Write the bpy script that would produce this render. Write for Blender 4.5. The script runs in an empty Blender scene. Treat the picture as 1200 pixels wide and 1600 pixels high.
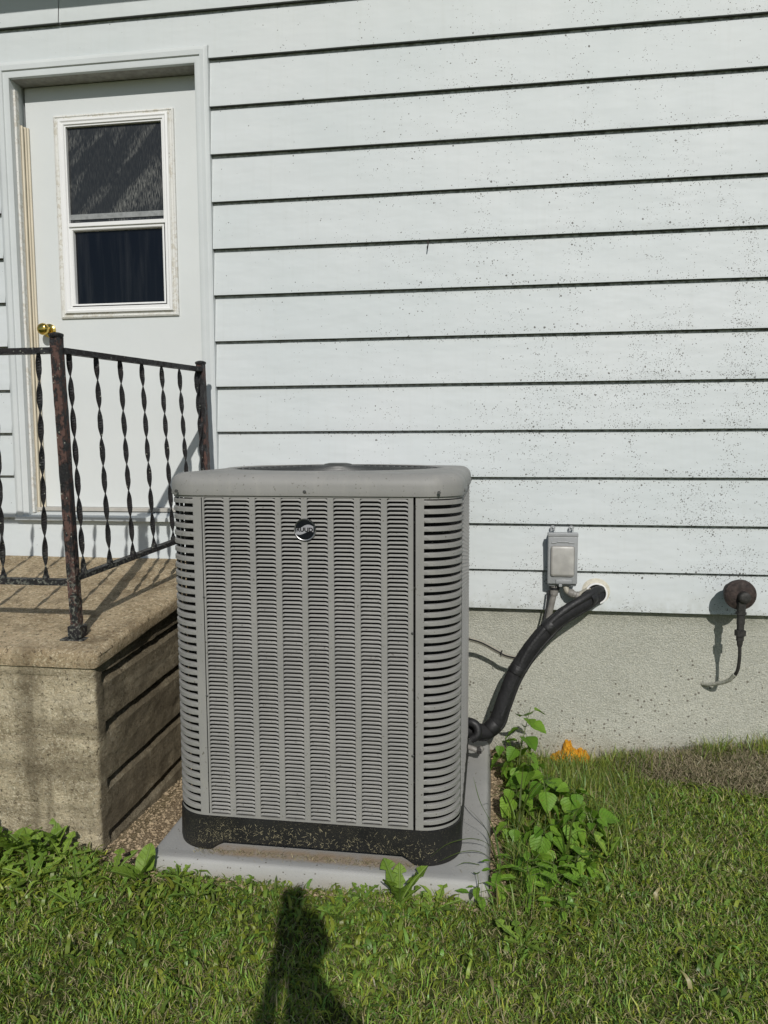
import bpy, bmesh, math, random
import numpy as np
from mathutils import Vector, Matrix, noise as mn
random.seed(7); RNG = np.random.default_rng(11)
sc = bpy.context.scene
C = sc.collection
# ------------------------------------------------------------------ camera, sky, sun, exposure
cam_d = bpy.data.cameras.new('camera'); cam = bpy.data.objects.new('camera', cam_d); C.objects.link(cam)
pit, yaw, rol = .0918, .1461, -.0034
F = Vector((-math.sin(yaw)*math.cos(pit), math.cos(yaw)*math.cos(pit), -math.sin(pit)))
R0 = Vector((math.cos(yaw), math.sin(yaw), 0)); U0 = R0.cross(F)
Rr = math.cos(rol)*R0 + math.sin(rol)*U0; Uu = -math.sin(rol)*R0 + math.cos(rol)*U0
M = Matrix.Identity(4)
for i in range(3):
    M[i][0] = Rr[i]; M[i][1] = Uu[i]; M[i][2] = -F[i]
M.translation = Vector((0, -3.4641, 1.4685)); cam.matrix_world = M
cam_d.sensor_fit = 'HORIZONTAL'; cam_d.sensor_width = 36; cam_d.lens = 1150/1200*36
cam_d.clip_start = .03; cam_d.clip_end = 900
sc.camera = cam
SUN = Vector((.22, -1, .70)).normalized()
w = bpy.data.worlds.new('World'); sc.world = w; w.use_nodes = True
nt = w.node_tree; bg = nt.nodes['Background']
sk = nt.nodes.new('ShaderNodeTexSky'); sk.sky_type = 'NISHITA'; sk.sun_disc = False
sk.sun_elevation = math.asin(SUN.z); sk.sun_rotation = math.atan2(SUN.x, SUN.y)
sk.air_density = 1.0; sk.dust_density = .6; sk.ozone_density = 1.0
nt.links.new(sk.outputs[0], bg.inputs[0]); bg.inputs[1].default_value = .060
sl = bpy.data.lights.new('sun', 'SUN'); sl.energy = 2.9; sl.angle = math.radians(.53); sl.color = (1, .965, .91)
so = bpy.data.objects.new('sun', sl); C.objects.link(so); so.location = (2, -8, 7)
so.rotation_euler = (-SUN).to_track_quat('-Z', 'Y').to_euler()
sc.view_settings.view_transform = 'Standard'; sc.view_settings.look = 'None'
sc.view_settings.exposure = .08; sc.view_settings.gamma = 1; sc.view_settings.use_curve_mapping = False
sc.render.engine = 'CYCLES'; sc.cycles.max_bounces = 7; sc.cycles.transparent_max_bounces = 12

# ------------------------------------------------------------------ materials
class NT:
    def __init__(s, name):
        s.m = bpy.data.materials.new(name); s.m.use_nodes = True; s.t = s.m.node_tree; s.t.nodes.clear()
        s.out = s.n('OutputMaterial'); s.b = s.n('BsdfPrincipled'); s.l(s.b, 0, s.out, 0)
        s.pos = s.n('NewGeometry')
    def n(s, typ, **k):
        x = s.t.nodes.new('ShaderNode'+typ)
        for a, v in k.items(): setattr(x, a, v)
        return x
    def l(s, a, ao, b, bi): s.t.links.new(a.outputs[ao], b.inputs[bi])
    def put(s, v, b, bi):
        if isinstance(v, tuple) and hasattr(v[0], 'outputs'): s.t.links.new(v[0].outputs[v[1]], b.inputs[bi])
        else:
            i = b.inputs[bi]
            if hasattr(v, '__len__') and len(v) == 3 and len(i.default_value) == 4: v = (*v, 1)
            i.default_value = v
    def scl(s, v):
        m = s.n('VectorMath', operation='MULTIPLY'); s.l(s.pos, 'Position', m, 0); m.inputs[1].default_value = v; return (m, 0)
    def noise(s, scale, detail=3, rough=.55, vec=None, out='Fac', dist=0):
        x = s.n('TexNoise'); x.inputs['Scale'].default_value = scale; x.inputs['Detail'].default_value = detail
        x.inputs['Roughness'].default_value = rough; x.inputs['Distortion'].default_value = dist
        s.put(vec or (s.pos, 'Position'), x, 'Vector'); return (x, out)
    def vor(s, scale, out='Distance', vec=None, rnd=1):
        x = s.n('TexVoronoi'); x.inputs['Scale'].default_value = scale; x.inputs['Randomness'].default_value = rnd
        s.put(vec or (s.pos, 'Position'), x, 'Vector'); return (x, out)
    def math(s, op, a, b=0., clamp=False):
        x = s.n('Math', operation=op, use_clamp=clamp); s.put(a, x, 0); s.put(b, x, 1); return (x, 0)
    def rng(s, v, a, b, c=0., d=1., smooth=False):
        x = s.n('MapRange', clamp=True)
        if smooth: x.interpolation_type = 'SMOOTHSTEP'
        s.put(v, x, 0)
        for i, q in enumerate((a, b, c, d)): x.inputs[i+1].default_value = q
        return (x, 0)
    def mix(s, f, a, b, blend='MIX'):
        x = s.n('Mix', data_type='RGBA', blend_type=blend); s.put(f, x, 0); s.put(a, x, 6); s.put(b, x, 7); return (x, 2)
    def xyz(s, i):
        if not hasattr(s, '_x'): s._x = s.n('SeparateXYZ'); s.l(s.pos, 'Position', s._x, 0)
        return (s._x, i)
    def bump(s, h, dist, strength=1., prev=None):
        x = s.n('Bump'); x.inputs['Strength'].default_value = strength; x.inputs['Distance'].default_value = dist
        s.put(h, x, 'Height')
        if prev: s.put(prev, x, 'Normal')
        return (x, 0)
    def fin(s, col, rough=.5, metal=0., norm=None, spec=None, trans=None):
        s.put(col, s.b, 'Base Color'); s.put(rough, s.b, 'Roughness'); s.b.inputs['Metallic'].default_value = metal
        if norm: s.put(norm, s.b, 'Normal')
        if spec is not None: s.b.inputs['Specular IOR Level'].default_value = spec
        return s.m

def plain(name, col, rough=.5, metal=0., var=.12, scale=14, bump=0, bscale=60):
    s = NT(name); a = s.noise(scale, 4)
    c = s.mix(s.rng(a, .3, .7), tuple(v*(1-var) for v in col), tuple(min(1, v*(1+var)) for v in col))
    nb = s.bump(s.noise(bscale, 4), bump) if bump else None
    r = s.rng(s.noise(scale*1.7, 3), .3, .7, max(.02, rough-.08), min(1, rough+.08))
    return s.fin(c, r, metal, nb)

def m_siding():
    s = NT('siding_paint')
    base = s.mix(s.rng(s.noise(1.3, 3), .35, .65), (.560, .600, .605), (.600, .630, .635))
    streak = s.noise(9, 4, .6, s.scl((5, 1, .25)))
    base = s.mix(s.rng(streak, .52, .8, 0, .16), base, (.47, .49, .46))
    X = s.xyz(0); Z = s.xyz(2)
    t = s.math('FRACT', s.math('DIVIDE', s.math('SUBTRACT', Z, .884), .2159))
    near = s.rng(t, .86, 1.0)
    low = s.rng(t, .30, .0)
    right = s.math('MULTIPLY', s.rng(X, -1.4, 1.5, 0, 1, True), s.rng(Z, 3.5, .75, .3, 1))
    patch = s.math('MULTIPLY', s.rng(s.noise(3.4, 5, .65, s.scl((1, 1, .45))), .46, .60), s.rng(s.noise(11, 3, .6), .36, .60))
    dens = s.math('ADD', s.math('MULTIPLY', s.math('MULTIPLY', right, patch), .95), .002)
    dens = s.math('ADD', dens, s.math('MULTIPLY', s.math('MULTIPLY', near, s.math('ADD', right, .05)), 1.1))
    dens = s.math('ADD', dens, s.math('MULTIPLY', s.math('MULTIPLY', s.math('MULTIPLY', low, right), s.rng(s.noise(8, 3), .42, .58)), .55))
    msk = None
    for sc_, r0 in ((130, .28), (70, .24), (240, .36)):
        jit = s.n('VectorMath', operation='ADD'); s.l(s.pos, 'Position', jit, 0)
        nz = s.n('TexNoise'); nz.inputs['Scale'].default_value = sc_*1.6; nz.inputs['Detail'].default_value = 2
        s.l(s.pos, 'Position', nz, 'Vector')
        sv = s.n('VectorMath', operation='SCALE'); s.l(nz, 'Color', sv, 0); sv.inputs['Scale'].default_value = .45/sc_
        s.l(sv, 0, jit, 1)
        v = s.vor(sc_, 'Distance', (jit, 0)); sep = s.n('SeparateColor'); s.l(v[0], 'Color', sep, 0)
        on = s.math('LESS_THAN', (sep, 0), s.math('MULTIPLY', dens, .80 if sc_ > 100 else .30))
        rad = s.math('MULTIPLY', (sep, 1), r0*1.45)
        inn = s.math('LESS_THAN', v, rad)
        m = s.math('MULTIPLY', on, inn)
        msk = m if msk is None else s.math('MAXIMUM', msk, m)
    col = s.mix(s.math('MULTIPLY', msk, .9), base, (.09, .085, .075))
    # lap grime, its colour also deepening the shadow lines, and dirt toward the bottom
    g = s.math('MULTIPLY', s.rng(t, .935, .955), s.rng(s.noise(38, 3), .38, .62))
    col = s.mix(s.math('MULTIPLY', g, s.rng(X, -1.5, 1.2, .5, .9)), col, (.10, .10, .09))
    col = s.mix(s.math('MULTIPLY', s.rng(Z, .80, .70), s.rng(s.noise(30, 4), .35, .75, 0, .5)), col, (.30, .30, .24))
    und = s.math('MULTIPLY', s.rng(t, .012, .009), s.math('GREATER_THAN', s.xyz(1), -.0192))  # undersides of the laps painted dark to blacken the shadow groove
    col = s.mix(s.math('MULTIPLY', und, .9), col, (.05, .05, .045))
    b = s.bump(s.noise(5, 2, .5, s.scl((1, 1, 2.2))), .012, .5)
    return s.fin(col, s.rng(s.noise(6, 3), .3, .7, .52, .60), 0, b, .3)

def m_found():
    s = NT('foundation_stucco')
    base = s.mix(s.rng(s.noise(2.3, 5), .3, .7), (.56, .565, .495), (.70, .70, .615))
    gr = s.noise(150, 2, .8)
    base = s.mix(s.rng(gr, .42, .64, 0, .6), base, (.36, .36, .285))
    base = s.mix(s.rng(s.noise(230, 2), .54, .64, 0, .7), base, (.80, .78, .66))
    Z = s.xyz(2)
    low = s.rng(Z, .52, .02)
    v = s.vor(62); sep = s.n('SeparateColor'); s.l(v[0], 'Color', sep, 0)
    st = s.math('MULTIPLY', s.math('LESS_THAN', v, s.math('MULTIPLY', (sep, 1), .34)), s.math('LESS_THAN', (sep, 0), s.math('MULTIPLY', s.math('MULTIPLY', low, s.rng(s.noise(5, 3), .38, .6)), .95)))
    fl = s.math('MULTIPLY', s.math('LESS_THAN', s.math('ABSOLUTE', s.math('SUBTRACT', s.noise(26, 3, .6, None, 'Fac', 1.5), .5)), .008), s.math('MULTIPLY', low, s.rng(s.noise(12, 2), .5, .6)))
    base = s.mix(s.math('MULTIPLY', s.math('MAXIMUM', st, fl), .75), base, (.13, .11, .08))
    base = s.mix(s.math('MULTIPLY', s.rng(Z, .12, -.03), s.rng(s.noise(16, 4), .3, .7, .2, .8)), base, (.34, .29, .20))
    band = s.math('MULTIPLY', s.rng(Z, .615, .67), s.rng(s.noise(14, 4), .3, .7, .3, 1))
    base = s.mix(s.math('MULTIPLY', band, .5), base, (.23, .235, .18))  # shadow below the siding edge mixed into the wall colour as a band
    b = s.bump(s.noise(150, 3, .8), .012, 1)
    b = s.bump(s.noise(9, 3), .02, .4, b)
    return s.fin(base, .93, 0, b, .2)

def m_concrete(name, a, c, agg, dark=(.07, .065, .05), moss=.25):
    s = NT(name)
    base = s.mix(s.rng(s.noise(5.5, 6, .7), .36, .62), a, c)
    sp = s.noise(70, 3, .85)
    base = s.mix(s.rng(sp, .50, .66, 0, .8), base, agg)
    base = s.mix(s.rng(s.noise(60, 4, .85), .55, .63, 0, .85), base, dark)
    v = s.vor(95); base = s.mix(s.math('MULTIPLY', s.rng(v, .26, .12), s.rng((v[0], 'Color'), .5, .7, 0, .8)), base, agg)
    base = s.mix(s.math('MULTIPLY', s.rng(s.noise(11, 5, .7), .55, .72), moss*2), base, (dark[0]*1.3, dark[1]*1.45, dark[2]))
    if name == 'concrete_wall':
        bands = s.noise(1.0, 4, .65, s.scl((1.1, 1.1, 8.5))); base = s.mix(s.rng(bands, .50, .62, 0, .5), base, (.23, .19, .125)); base = s.mix(s.rng(bands, .46, .36, 0, .45), base, (.80, .71, .53))
        sd = s.rng(s.xyz(1), -1.092, -1.080); base = s.mix(s.math('MULTIPLY', sd, s.rng(s.noise(6, 4), .3, .6, .35, .8)), base, (.15, .125, .085))  # less sunlit side face painted darker, mottled with mossy stain
    st = s.noise(3.5, 4, .6, s.scl((3, 3, .5)))
    base = s.mix(s.rng(st, .5, .7, 0, .6), base, tuple(v_*.45 for v_ in a))
    b = s.bump(s.noise(110, 4, .8), .016, 1)
    b = s.bump(s.noise(28, 4, .6), .016, .7, b)
    return s.fin(base, .95, 0, b, .15)

def m_soil():
    s = NT('soil')
    at = s.n('Attribute', attribute_name='cover')
    tan = s.mix(s.rng(s.noise(22, 5, .7), .3, .7), (.24, .17, .10), (.42, .32, .20))
    tan = s.mix(s.rng(s.noise(240, 3), .5, .68, 0, .8), tan, (.58, .49, .36))
    tan = s.mix(s.rng(s.noise(170, 3), .54, .68, 0, .8), tan, (.06, .04, .025))
    under = s.mix(s.rng(s.noise(60, 4, .7), .35, .65), (.06, .085, .02), (.17, .17, .06))
    far = s.mix(s.rng(s.noise(1.5, 6, .7), .3, .7), (.045, .08, .018), (.075, .11, .03))
    dist = s.n('VectorMath', operation='LENGTH'); s.l(s.pos, 'Position', dist, 0)
    under = s.mix(s.rng((dist, 1), 4, 8), under, far)
    col = s.mix((at, 'Fac'), under, tan)
    b = s.bump(s.noise(120, 5, .75), .015, 1)
    b = s.bump(s.noise(25, 3), .02, .8, b)
    return s.fin(col, .97, 0, b, .1)

def m_blade(name, rough=.45, trans=.35, spec=.35):
    s = NT(name)
    at = s.n('Attribute', attribute_name='tint')
    s.put((at, 'Color'), s.b, 'Base Color'); s.b.inputs['Roughness'].default_value = rough
    s.b.inputs['Specular IOR Level'].default_value = spec
    tr = s.n('BsdfTranslucent'); mx = s.mix(.5, (at, 'Color'), (.26, .38, .03)); s.put(mx, tr, 0)
    ms = s.n('MixShader'); ms.inputs[0].default_value = trans
    s.l(s.b, 0, ms, 1); s.l(tr, 0, ms, 2); s.l(ms, 0, s.out, 0)
    return s.m

def m_leaf(name, a, c, vein=(.12, .19, .05)):
    s = NT(name)
    oi = s.n('ObjectInfo'); nz = s.noise(45, 4, .6)
    f = s.math('ADD', s.math('MULTIPLY', (oi, 'Random'), .7), s.math('MULTIPLY', nz, .4))
    col = s.mix(s.rng(f, .2, 1.), a, c)
    uv = s.n('UVMap'); sx = s.n('SeparateXYZ'); s.l(uv, 0, sx, 0)
    ax = s.math('ABSOLUTE', s.math('SUBTRACT', (sx, 0), .5))
    mid = s.rng(ax, .035, .01)
    side = s.math('FRACT', s.math('ADD', s.math('MULTIPLY', (sx, 1), 7.), s.math('MULTIPLY', ax, -5.)))
    sv = s.rng(s.math('ABSOLUTE', s.math('SUBTRACT', side, .5)), .07, .02)
    vv = s.math('MAXIMUM', mid, s.math('MULTIPLY', sv, .45))
    col = s.mix(s.math('MULTIPLY', vv, .32), col, vein)
    col = s.mix(s.rng(s.noise(110, 3), .62, .70, 0, .6), col, (.22, .17, .04))
    b = s.bump(s.math('SUBTRACT', nz, vv), .004, .8)
    s.fin(col, .5, 0, b, .3)
    tr = s.n('BsdfTranslucent'); s.put(s.mix(.5, col, (.20, .32, .02)), tr, 0)
    ms = s.n('MixShader'); ms.inputs[0].default_value = .3
    s.l(s.b, 0, ms, 1); s.l(tr, 0, ms, 2); s.l(ms, 0, s.out, 0)
    return s.m

def m_iron(red=.02):
    s = NT('iron_paint')
    chip = s.rng(s.noise(42, 5, .7, s.scl((1, 1, .6))), .47, .53)
    post = s.rng(s.noise(7, 4, .6, s.scl((1, 1, .35))), .38, .48)
    col = s.mix(s.math('MULTIPLY', s.math('MULTIPLY', chip, post), red), (.015, .015, .016), (.105, .058, .047))
    v = s.vor(110); sep = s.n('SeparateColor'); s.l(v[0], 'Color', sep, 0)
    lich = s.math('MULTIPLY', s.math('LESS_THAN', v, s.math('MULTIPLY', (sep, 1), .4)), s.math('LESS_THAN', (sep, 0), s.rng(s.noise(6, 2), .35, .7, .02, .30)))
    low = s.math('MULTIPLY', s.rng(s.xyz(2), 1.10, .95), s.rng(s.noise(90, 3), .52, .6, 0, .7))
    col = s.mix(s.math('MAXIMUM', s.math('MULTIPLY', lich, .7), s.math('MULTIPLY', low, .6)), col, (.33, .34, .28))
    b = s.bump(s.noise(120, 4, .7), .004, 1)
    b = s.bump(chip, .002, .8, b)
    return s.fin(col, s.rng(chip, 0, 1, .42, .8), 0, b, .4)

def m_metal_grey():
    s = NT('grey_cabinet_paint')
    c = s.mix(s.rng(s.noise(5, 3), .3, .7), (.25, .247, .232), (.285, .28, .264))
    Z = s.xyz(2)
    dust = s.math('MULTIPLY', s.rng(Z, .8, .2), s.rng(s.noise(30, 5, .7), .5, .75, 0, .22))
    c = s.mix(dust, c, (.36, .34, .28))
    c = s.mix(s.rng(s.noise(7, 5, .7, s.scl((3.5, 3.5, .35))), .5, .72, 0, .22), c, (.40, .385, .34))
    c = s.mix(s.rng(s.noise(115, 3), .66, .71, 0, .7), c, (.07, .06, .04))
    return s.fin(c, s.rng(s.noise(12, 3), .3, .7, .44, .58), .0, s.bump(s.noise(300, 2), .0006, .5), .38)

def m_base():
    s = NT('black_plastic')
    c = s.mix(s.rng(s.noise(8, 4), .3, .7), (.010, .010, .010), (.020, .020, .019))
    n1 = s.noise(75, 3, .6, s.scl((1, 1, 1.4)), 'Fac', 2.2)
    thr = s.math('LESS_THAN', s.math('ABSOLUTE', s.math('SUBTRACT', n1, .5)), .006)
    area = s.rng(s.noise(6, 3), .45, .6)
    lx = s.rng(s.xyz(0), -.2, -.9, .3, 1)
    c = s.mix(s.math('MULTIPLY', s.math('MULTIPLY', thr, area), s.math('MULTIPLY', lx, .8)), c, (.26, .23, .13))
    c = s.mix(s.math('MULTIPLY', s.rng(s.noise(210, 3), .63, .68), .45), c, (.20, .18, .12))
    return s.fin(c, .55, 0, s.bump(s.noise(200, 2), .001, .5), .3)

def m_pad():
    s = NT('pad_composite')
    c = s.mix(s.rng(s.noise(3, 4), .3, .7), (.33, .33, .315), (.41, .405, .385))
    dirt = s.math('MULTIPLY', s.rng(s.xyz(2), .065, .03), s.rng(s.noise(9, 4), .35, .6, .35, 1))
    v = s.vor(110); sep = s.n('SeparateColor'); s.l(v[0], 'Color', sep, 0)
    sp = s.math('MULTIPLY', s.math('LESS_THAN', v, s.math('MULTIPLY', (sep, 1), .42)), s.math('LESS_THAN', (sep, 0), s.math('ADD', s.math('MULTIPLY', dirt, .75), .05)))
    c = s.mix(s.math('MULTIPLY', dirt, .5), c, (.33, .29, .22))
    c = s.mix(s.math('MULTIPLY', sp, .75), c, (.09, .075, .055))
    yy = s.xyz(1); und = s.math('MULTIPLY', s.rng(yy, -1.185, -1.165), s.rng(yy, -1.10, -1.13)); xx = s.math('MULTIPLY', s.rng(s.xyz(0), -.98, -.90), s.rng(s.xyz(0), -.22, -.30))
    c = s.mix(s.math('MULTIPLY', s.math('MULTIPLY', und, xx), s.rng(s.noise(18, 4), .3, .55, .3, .9)), c, (.36, .27, .18))
    return s.fin(c, .68, 0, s.bump(s.noise(160, 3), .002, .6), .3)

def m_screen():
    s = NT('window_screen_glass')
    rot = s.n('VectorRotate', rotation_type='Y_AXIS'); rot.inputs['Angle'].default_value = math.radians(48)
    s.l(s.pos, 'Position', rot, 0)
    m = s.n('VectorMath', operation='MULTIPLY'); s.l(rot, 0, m, 0); m.inputs[1].default_value = (.9, 1, 4.5)
    bands = s.rng(s.noise(2.2, 4, .6, (m, 0)), .48, .68)
    mesh = s.rng(s.noise(1, 3, .6, s.scl((300, 1, 28))), .46, .62)
    dust = s.math('MULTIPLY', bands, mesh)
    dust = s.math('ADD', s.math('MULTIPLY', dust, .42), s.math('MULTIPLY', mesh, .045), True)
    c = s.mix(dust, (.022, .024, .026), (.46, .46, .42))
    s.fin(c, s.rng(dust, 0, .5, .18, .8), 0, None, .35)
    return s.m

def m_glass():
    s = NT('dark_glass')
    d = s.rng(s.noise(2.5, 4, .6, s.scl((9, 1, .6))), .48, .85, 0, .06)
    c = s.mix(d, (.002, .003, .006), (.35, .36, .36))
    return s.fin(c, s.rng(d, 0, .1, .06, .4), 0, None, .35)

MAT = dict(
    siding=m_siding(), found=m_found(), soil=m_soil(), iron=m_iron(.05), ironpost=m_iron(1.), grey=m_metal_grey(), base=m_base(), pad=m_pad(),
    conc_top=m_concrete('concrete_slab_top', (.43, .325, .195), (.66, .52, .335), (.97, .85, .60), (.12, .09, .055), .10),
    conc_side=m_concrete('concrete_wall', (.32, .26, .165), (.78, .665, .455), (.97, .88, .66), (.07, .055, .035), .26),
    trim=plain('trim_paint', (.60, .63, .63), .45, var=.04, scale=3, bump=.001, bscale=40),
    door=plain('door_paint', (.64, .665, .66), .5, var=.03, scale=2.5, bump=.001, bscale=12),
    chipped=None, beige=plain('beige_vinyl', (.60, .54, .42), .5, var=.06, scale=6),
    vinyl=plain('white_vinyl', (.80, .80, .79), .4, var=.02, scale=5),
    screen=m_screen(), glass=m_glass(), brass=plain('brass', (.62, .45, .12), .16, 1., .1),
    dark=plain('dark_interior', (.02, .02, .02), .9), coil=None,
    gridw=plain('grille_wire', (.045, .047, .045), .45), chrome=plain('chrome', (.42, .42, .42), .34, 1.),
    badge=plain('badge_black', (.008, .009, .013), .15), swoosh=plain('badge_silver', (.34, .34, .36), .35),
    black=plain('letter_black', (.006, .006, .007), .3), screw=plain('screw_steel', (.10, .10, .095), .45, .6),
    box=plain('box_grey_plastic', (.30, .31, .315), .42, var=.07, scale=18, bump=.0008, bscale=120),
    boxwin=plain('box_cover_worn', (.42, .41, .385), .4, var=.16, scale=22),
    foam=None, tube=plain('black_foam_insulation', (.011, .011, .012), .8, var=.4, scale=30, bump=.004, bscale=45),
    tape=plain('black_tape', (.013, .013, .014), .55, bump=.002, bscale=90),
    conduit=plain('grey_conduit', (.22, .21, .19), .5, var=.2, scale=40), cable=plain('tan_cable', (.36, .34, .28), .5, var=.1, scale=40),
    rust=plain('rusty_iron', (.040, .028, .024), .75, .1, var=.6, scale=60, bump=.003, bscale=150),
    caulk=plain('caulk', (.55, .52, .43), .6, var=.15, scale=60, bump=.003, bscale=90),
    oldpipe=plain('weathered_pipe', (.035, .033, .030), .6, .2, var=.4, scale=70, bump=.002, bscale=200),
    soffit=plain('soffit_white', (.70, .70, .69), .5, var=.03), shingle=plain('roof_shingle', (.07, .07, .07), .9, var=.3, scale=40),
    blade=m_blade('grass_blade', .40, .45, .5), straw=m_blade('dry_grass_blade', .75, .12, .1),
    leafm=m_leaf('broad_leaf', (.12, .26, .026), (.26, .44, .05)),
    leafd=m_leaf('dandelion_leaf', (.15, .26, .034), (.28, .42, .06), (.22, .27, .12)),
    stem=plain('weed_stem', (.10, .13, .04), .6, var=.3, scale=60),
    shirt=plain('shirt_cotton', (.12, .14, .2), .9), jeans=plain('denim', (.04, .06, .12), .9), skin=plain('skin', (.45, .28, .2), .55), hair=plain('hair', (.04, .025, .015), .6),
    rubber=plain('shoe_rubber', (.03, .03, .03), .7),
)
def _chip():
    s = NT('chipped_white_paint')
    f = s.math('MULTIPLY', s.rng(s.noise(45, 5, .7), .50, .56), s.rng(s.noise(5, 3), .38, .55))
    c = s.mix(s.math('MULTIPLY', f, .55), (.68, .68, .65), (.44, .40, .31))
    c = s.mix(s.rng(s.noise(160, 3), .64, .70, 0, .7), c, (.12, .10, .08))
    return s.fin(c, .6, 0, s.bump(f, .002, -.8), .3)
MAT['chipped'] = _chip()
def _coil():
    s = NT('coil_fins')
    x = s.math('FRACT', s.math('MULTIPLY', s.xyz(2), 60))
    f = s.rng(s.math('ABSOLUTE', s.math('SUBTRACT', x, .5)), .1, .3)
    c = s.mix(f, (.004, .004, .004), (.016, .016, .016))
    c = s.mix(s.rng(s.noise(70, 4, .7, s.scl((1, 1, 2.2))), .64, .69, 0, .7), c, (.30, .29, .25))
    return s.fin(c, .7, .2, s.bump(s.noise(300, 2), .001), .3)
MAT['coil'] = _coil()
def _foam():
    s = NT('orange_spray_foam')
    c = s.mix(s.rng(s.noise(30, 5, .7), .35, .65), (.78, .42, .03), (.66, .27, .012))
    c = s.mix(s.rng(s.noise(90, 4), .56, .64, 0, .6), c, (.26, .09, .01))
    c = s.mix(s.rng(s.noise(50, 2), .66, .72, 0, .6), c, (.85, .62, .22))
    return s.fin(c, .6, 0, s.bump(s.noise(110, 4, .7), .008, 1), .3)
MAT['foam'] = _foam()

# ------------------------------------------------------------------ builders
def tag(o, label=None, cat=None, group=None, kind=None):
    if label: o['label'] = label
    if cat: o['category'] = cat
    if group: o['group'] = group
    if kind: o['kind'] = kind
    return o
ROOTLOC = {}
def thing(name, label, cat, loc=(0, 0, 0), group=None):
    o = bpy.data.objects.new(name, None); C.objects.link(o); o.location = loc; o.empty_display_size = .1
    ROOTLOC[o.name] = Vector(loc); return tag(o, label, cat, group)
def origin_of(p):
    v = Vector((0, 0, 0))
    while p is not None: v += Vector(p.location); p = p.parent
    return v
class MB:
    def __init__(s): s.v = []; s.f = []
    def add(s, vs, fs):
        n = len(s.v); s.v += [tuple(x) for x in vs]; s.f += [tuple(i+n for i in f) for f in fs]; return s
    def box(s, x0, x1, y0, y1, z0, z1):
        vs = [(x, y, z) for z in (z0, z1) for y in (y0, y1) for x in (x0, x1)]
        return s.add(vs, [(0, 2, 3, 1), (4, 5, 7, 6), (0, 1, 5, 4), (2, 6, 7, 3), (0, 4, 6, 2), (1, 3, 7, 5)])
    def bev(s, x0, x1, y0, y1, z0, z1, r=.003, seg=2):
        bm = bmesh.new(); bmesh.ops.create_cube(bm, size=1)
        for v in bm.verts: v.co = Vector(((x0+x1)/2+v.co.x*(x1-x0), (y0+y1)/2+v.co.y*(y1-y0), (z0+z1)/2+v.co.z*(z1-z0)))
        bmesh.ops.bevel(bm, geom=bm.edges[:], offset=r, segments=seg, affect='EDGES', profile=.5)
        return s.frombm(bm)
    def frombm(s, bm):
        bm.verts.index_update(); s.add([v.co[:] for v in bm.verts], [[v.index for v in f.verts] for f in bm.faces]); bm.free(); return s
    def grid(s, P):   # P[i][j] points
        n, m = len(P), len(P[0]); return s.add([p for r in P for p in r], [(i*m+j, i*m+j+1, (i+1)*m+j+1, (i+1)*m+j) for i in range(n-1) for j in range(m-1)])
    def tube(s, pts, r, n=10, caps=True):
        pts = [Vector(p) for p in pts]; rs = r if hasattr(r, '__len__') else [r]*len(pts)
        up = None; rings = []
        for i, p in enumerate(pts):
            t = (pts[min(i+1, len(pts)-1)]-pts[max(i-1, 0)]).normalized()
            if up is None: up = t.orthogonal().normalized()
            up = (up-t*up.dot(t)).normalized(); b = t.cross(up)
            rings.append([p+(up*math.cos(a)+b*math.sin(a))*rs[i] for a in [2*math.pi*k/n for k in range(n)]])
        base = len(s.v); s.add([q for rg in rings for q in rg], [])
        for i in range(len(rings)-1):
            for k in range(n): s.f.append((base+i*n+k, base+i*n+(k+1) % n, base+(i+1)*n+(k+1) % n, base+(i+1)*n+k))
        if caps: s.f.append(tuple(base+k for k in reversed(range(n)))); s.f.append(tuple(base+(len(rings)-1)*n+k for k in range(n)))
        return s
    def lathe(s, c, axis, prof, n=24):   # prof list of (dist along axis, radius)
        c = Vector(c); a = Vector(axis).normalized(); u = a.orthogonal().normalized(); b = a.cross(u); base = len(s.v)
        for d, r in prof:
            for k in range(n):
                t = 2*math.pi*k/n; s.v.append(tuple(c+a*d+(u*math.cos(t)+b*math.sin(t))*r))
        for i in range(len(prof)-1):
            for k in range(n): s.f.append((base+i*n+k, base+i*n+(k+1) % n, base+(i+1)*n+(k+1) % n, base+(i+1)*n+k))
        s.f.append(tuple(base+k for k in reversed(range(n)))); s.f.append(tuple(base+(len(prof)-1)*n+k for k in range(n)))
        return s
    def build(s, name, mat, parent=None, smooth=None, uv=None, label=None):
        me = bpy.data.meshes.new(name); off = origin_of(parent) if parent else Vector((0, 0, 0))
        me.from_pydata([(x-off.x, y-off.y, z-off.z) for x, y, z in s.v], [], s.f)
        if mat: me.materials.append(mat)
        me.update()
        if smooth is not None:
            for p in me.polygons: p.use_smooth = True
            me.set_sharp_from_angle(angle=math.radians(smooth))
        if uv:
            l = me.uv_layers.new(name='UVMap')
            for lp in me.loops: l.data[lp.index].uv = uv[lp.vertex_index]
        o = bpy.data.objects.new(name, me); C.objects.link(o)
        if parent: o.parent = parent
        if label: o['label'] = label
        return o
def spline(ctrl, n=8):
    P = [Vector(p) for p in ctrl]; P = [P[0]*2-P[1]]+P+[P[-1]*2-P[-2]]; out = []
    for i in range(1, len(P)-2):
        for k in range(n):
            t = k/n; a, b, c, d = P[i-1:i+3]
            out.append(.5*((2*b)+(c-a)*t+(2*a-5*b+4*c-d)*t*t+(3*b-a-3*c+d)*t**3))
    return out+[P[-2]]
def nz(x, y, z, s=1): return mn.noise(Vector((x*s, y*s, z*s)))

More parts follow.
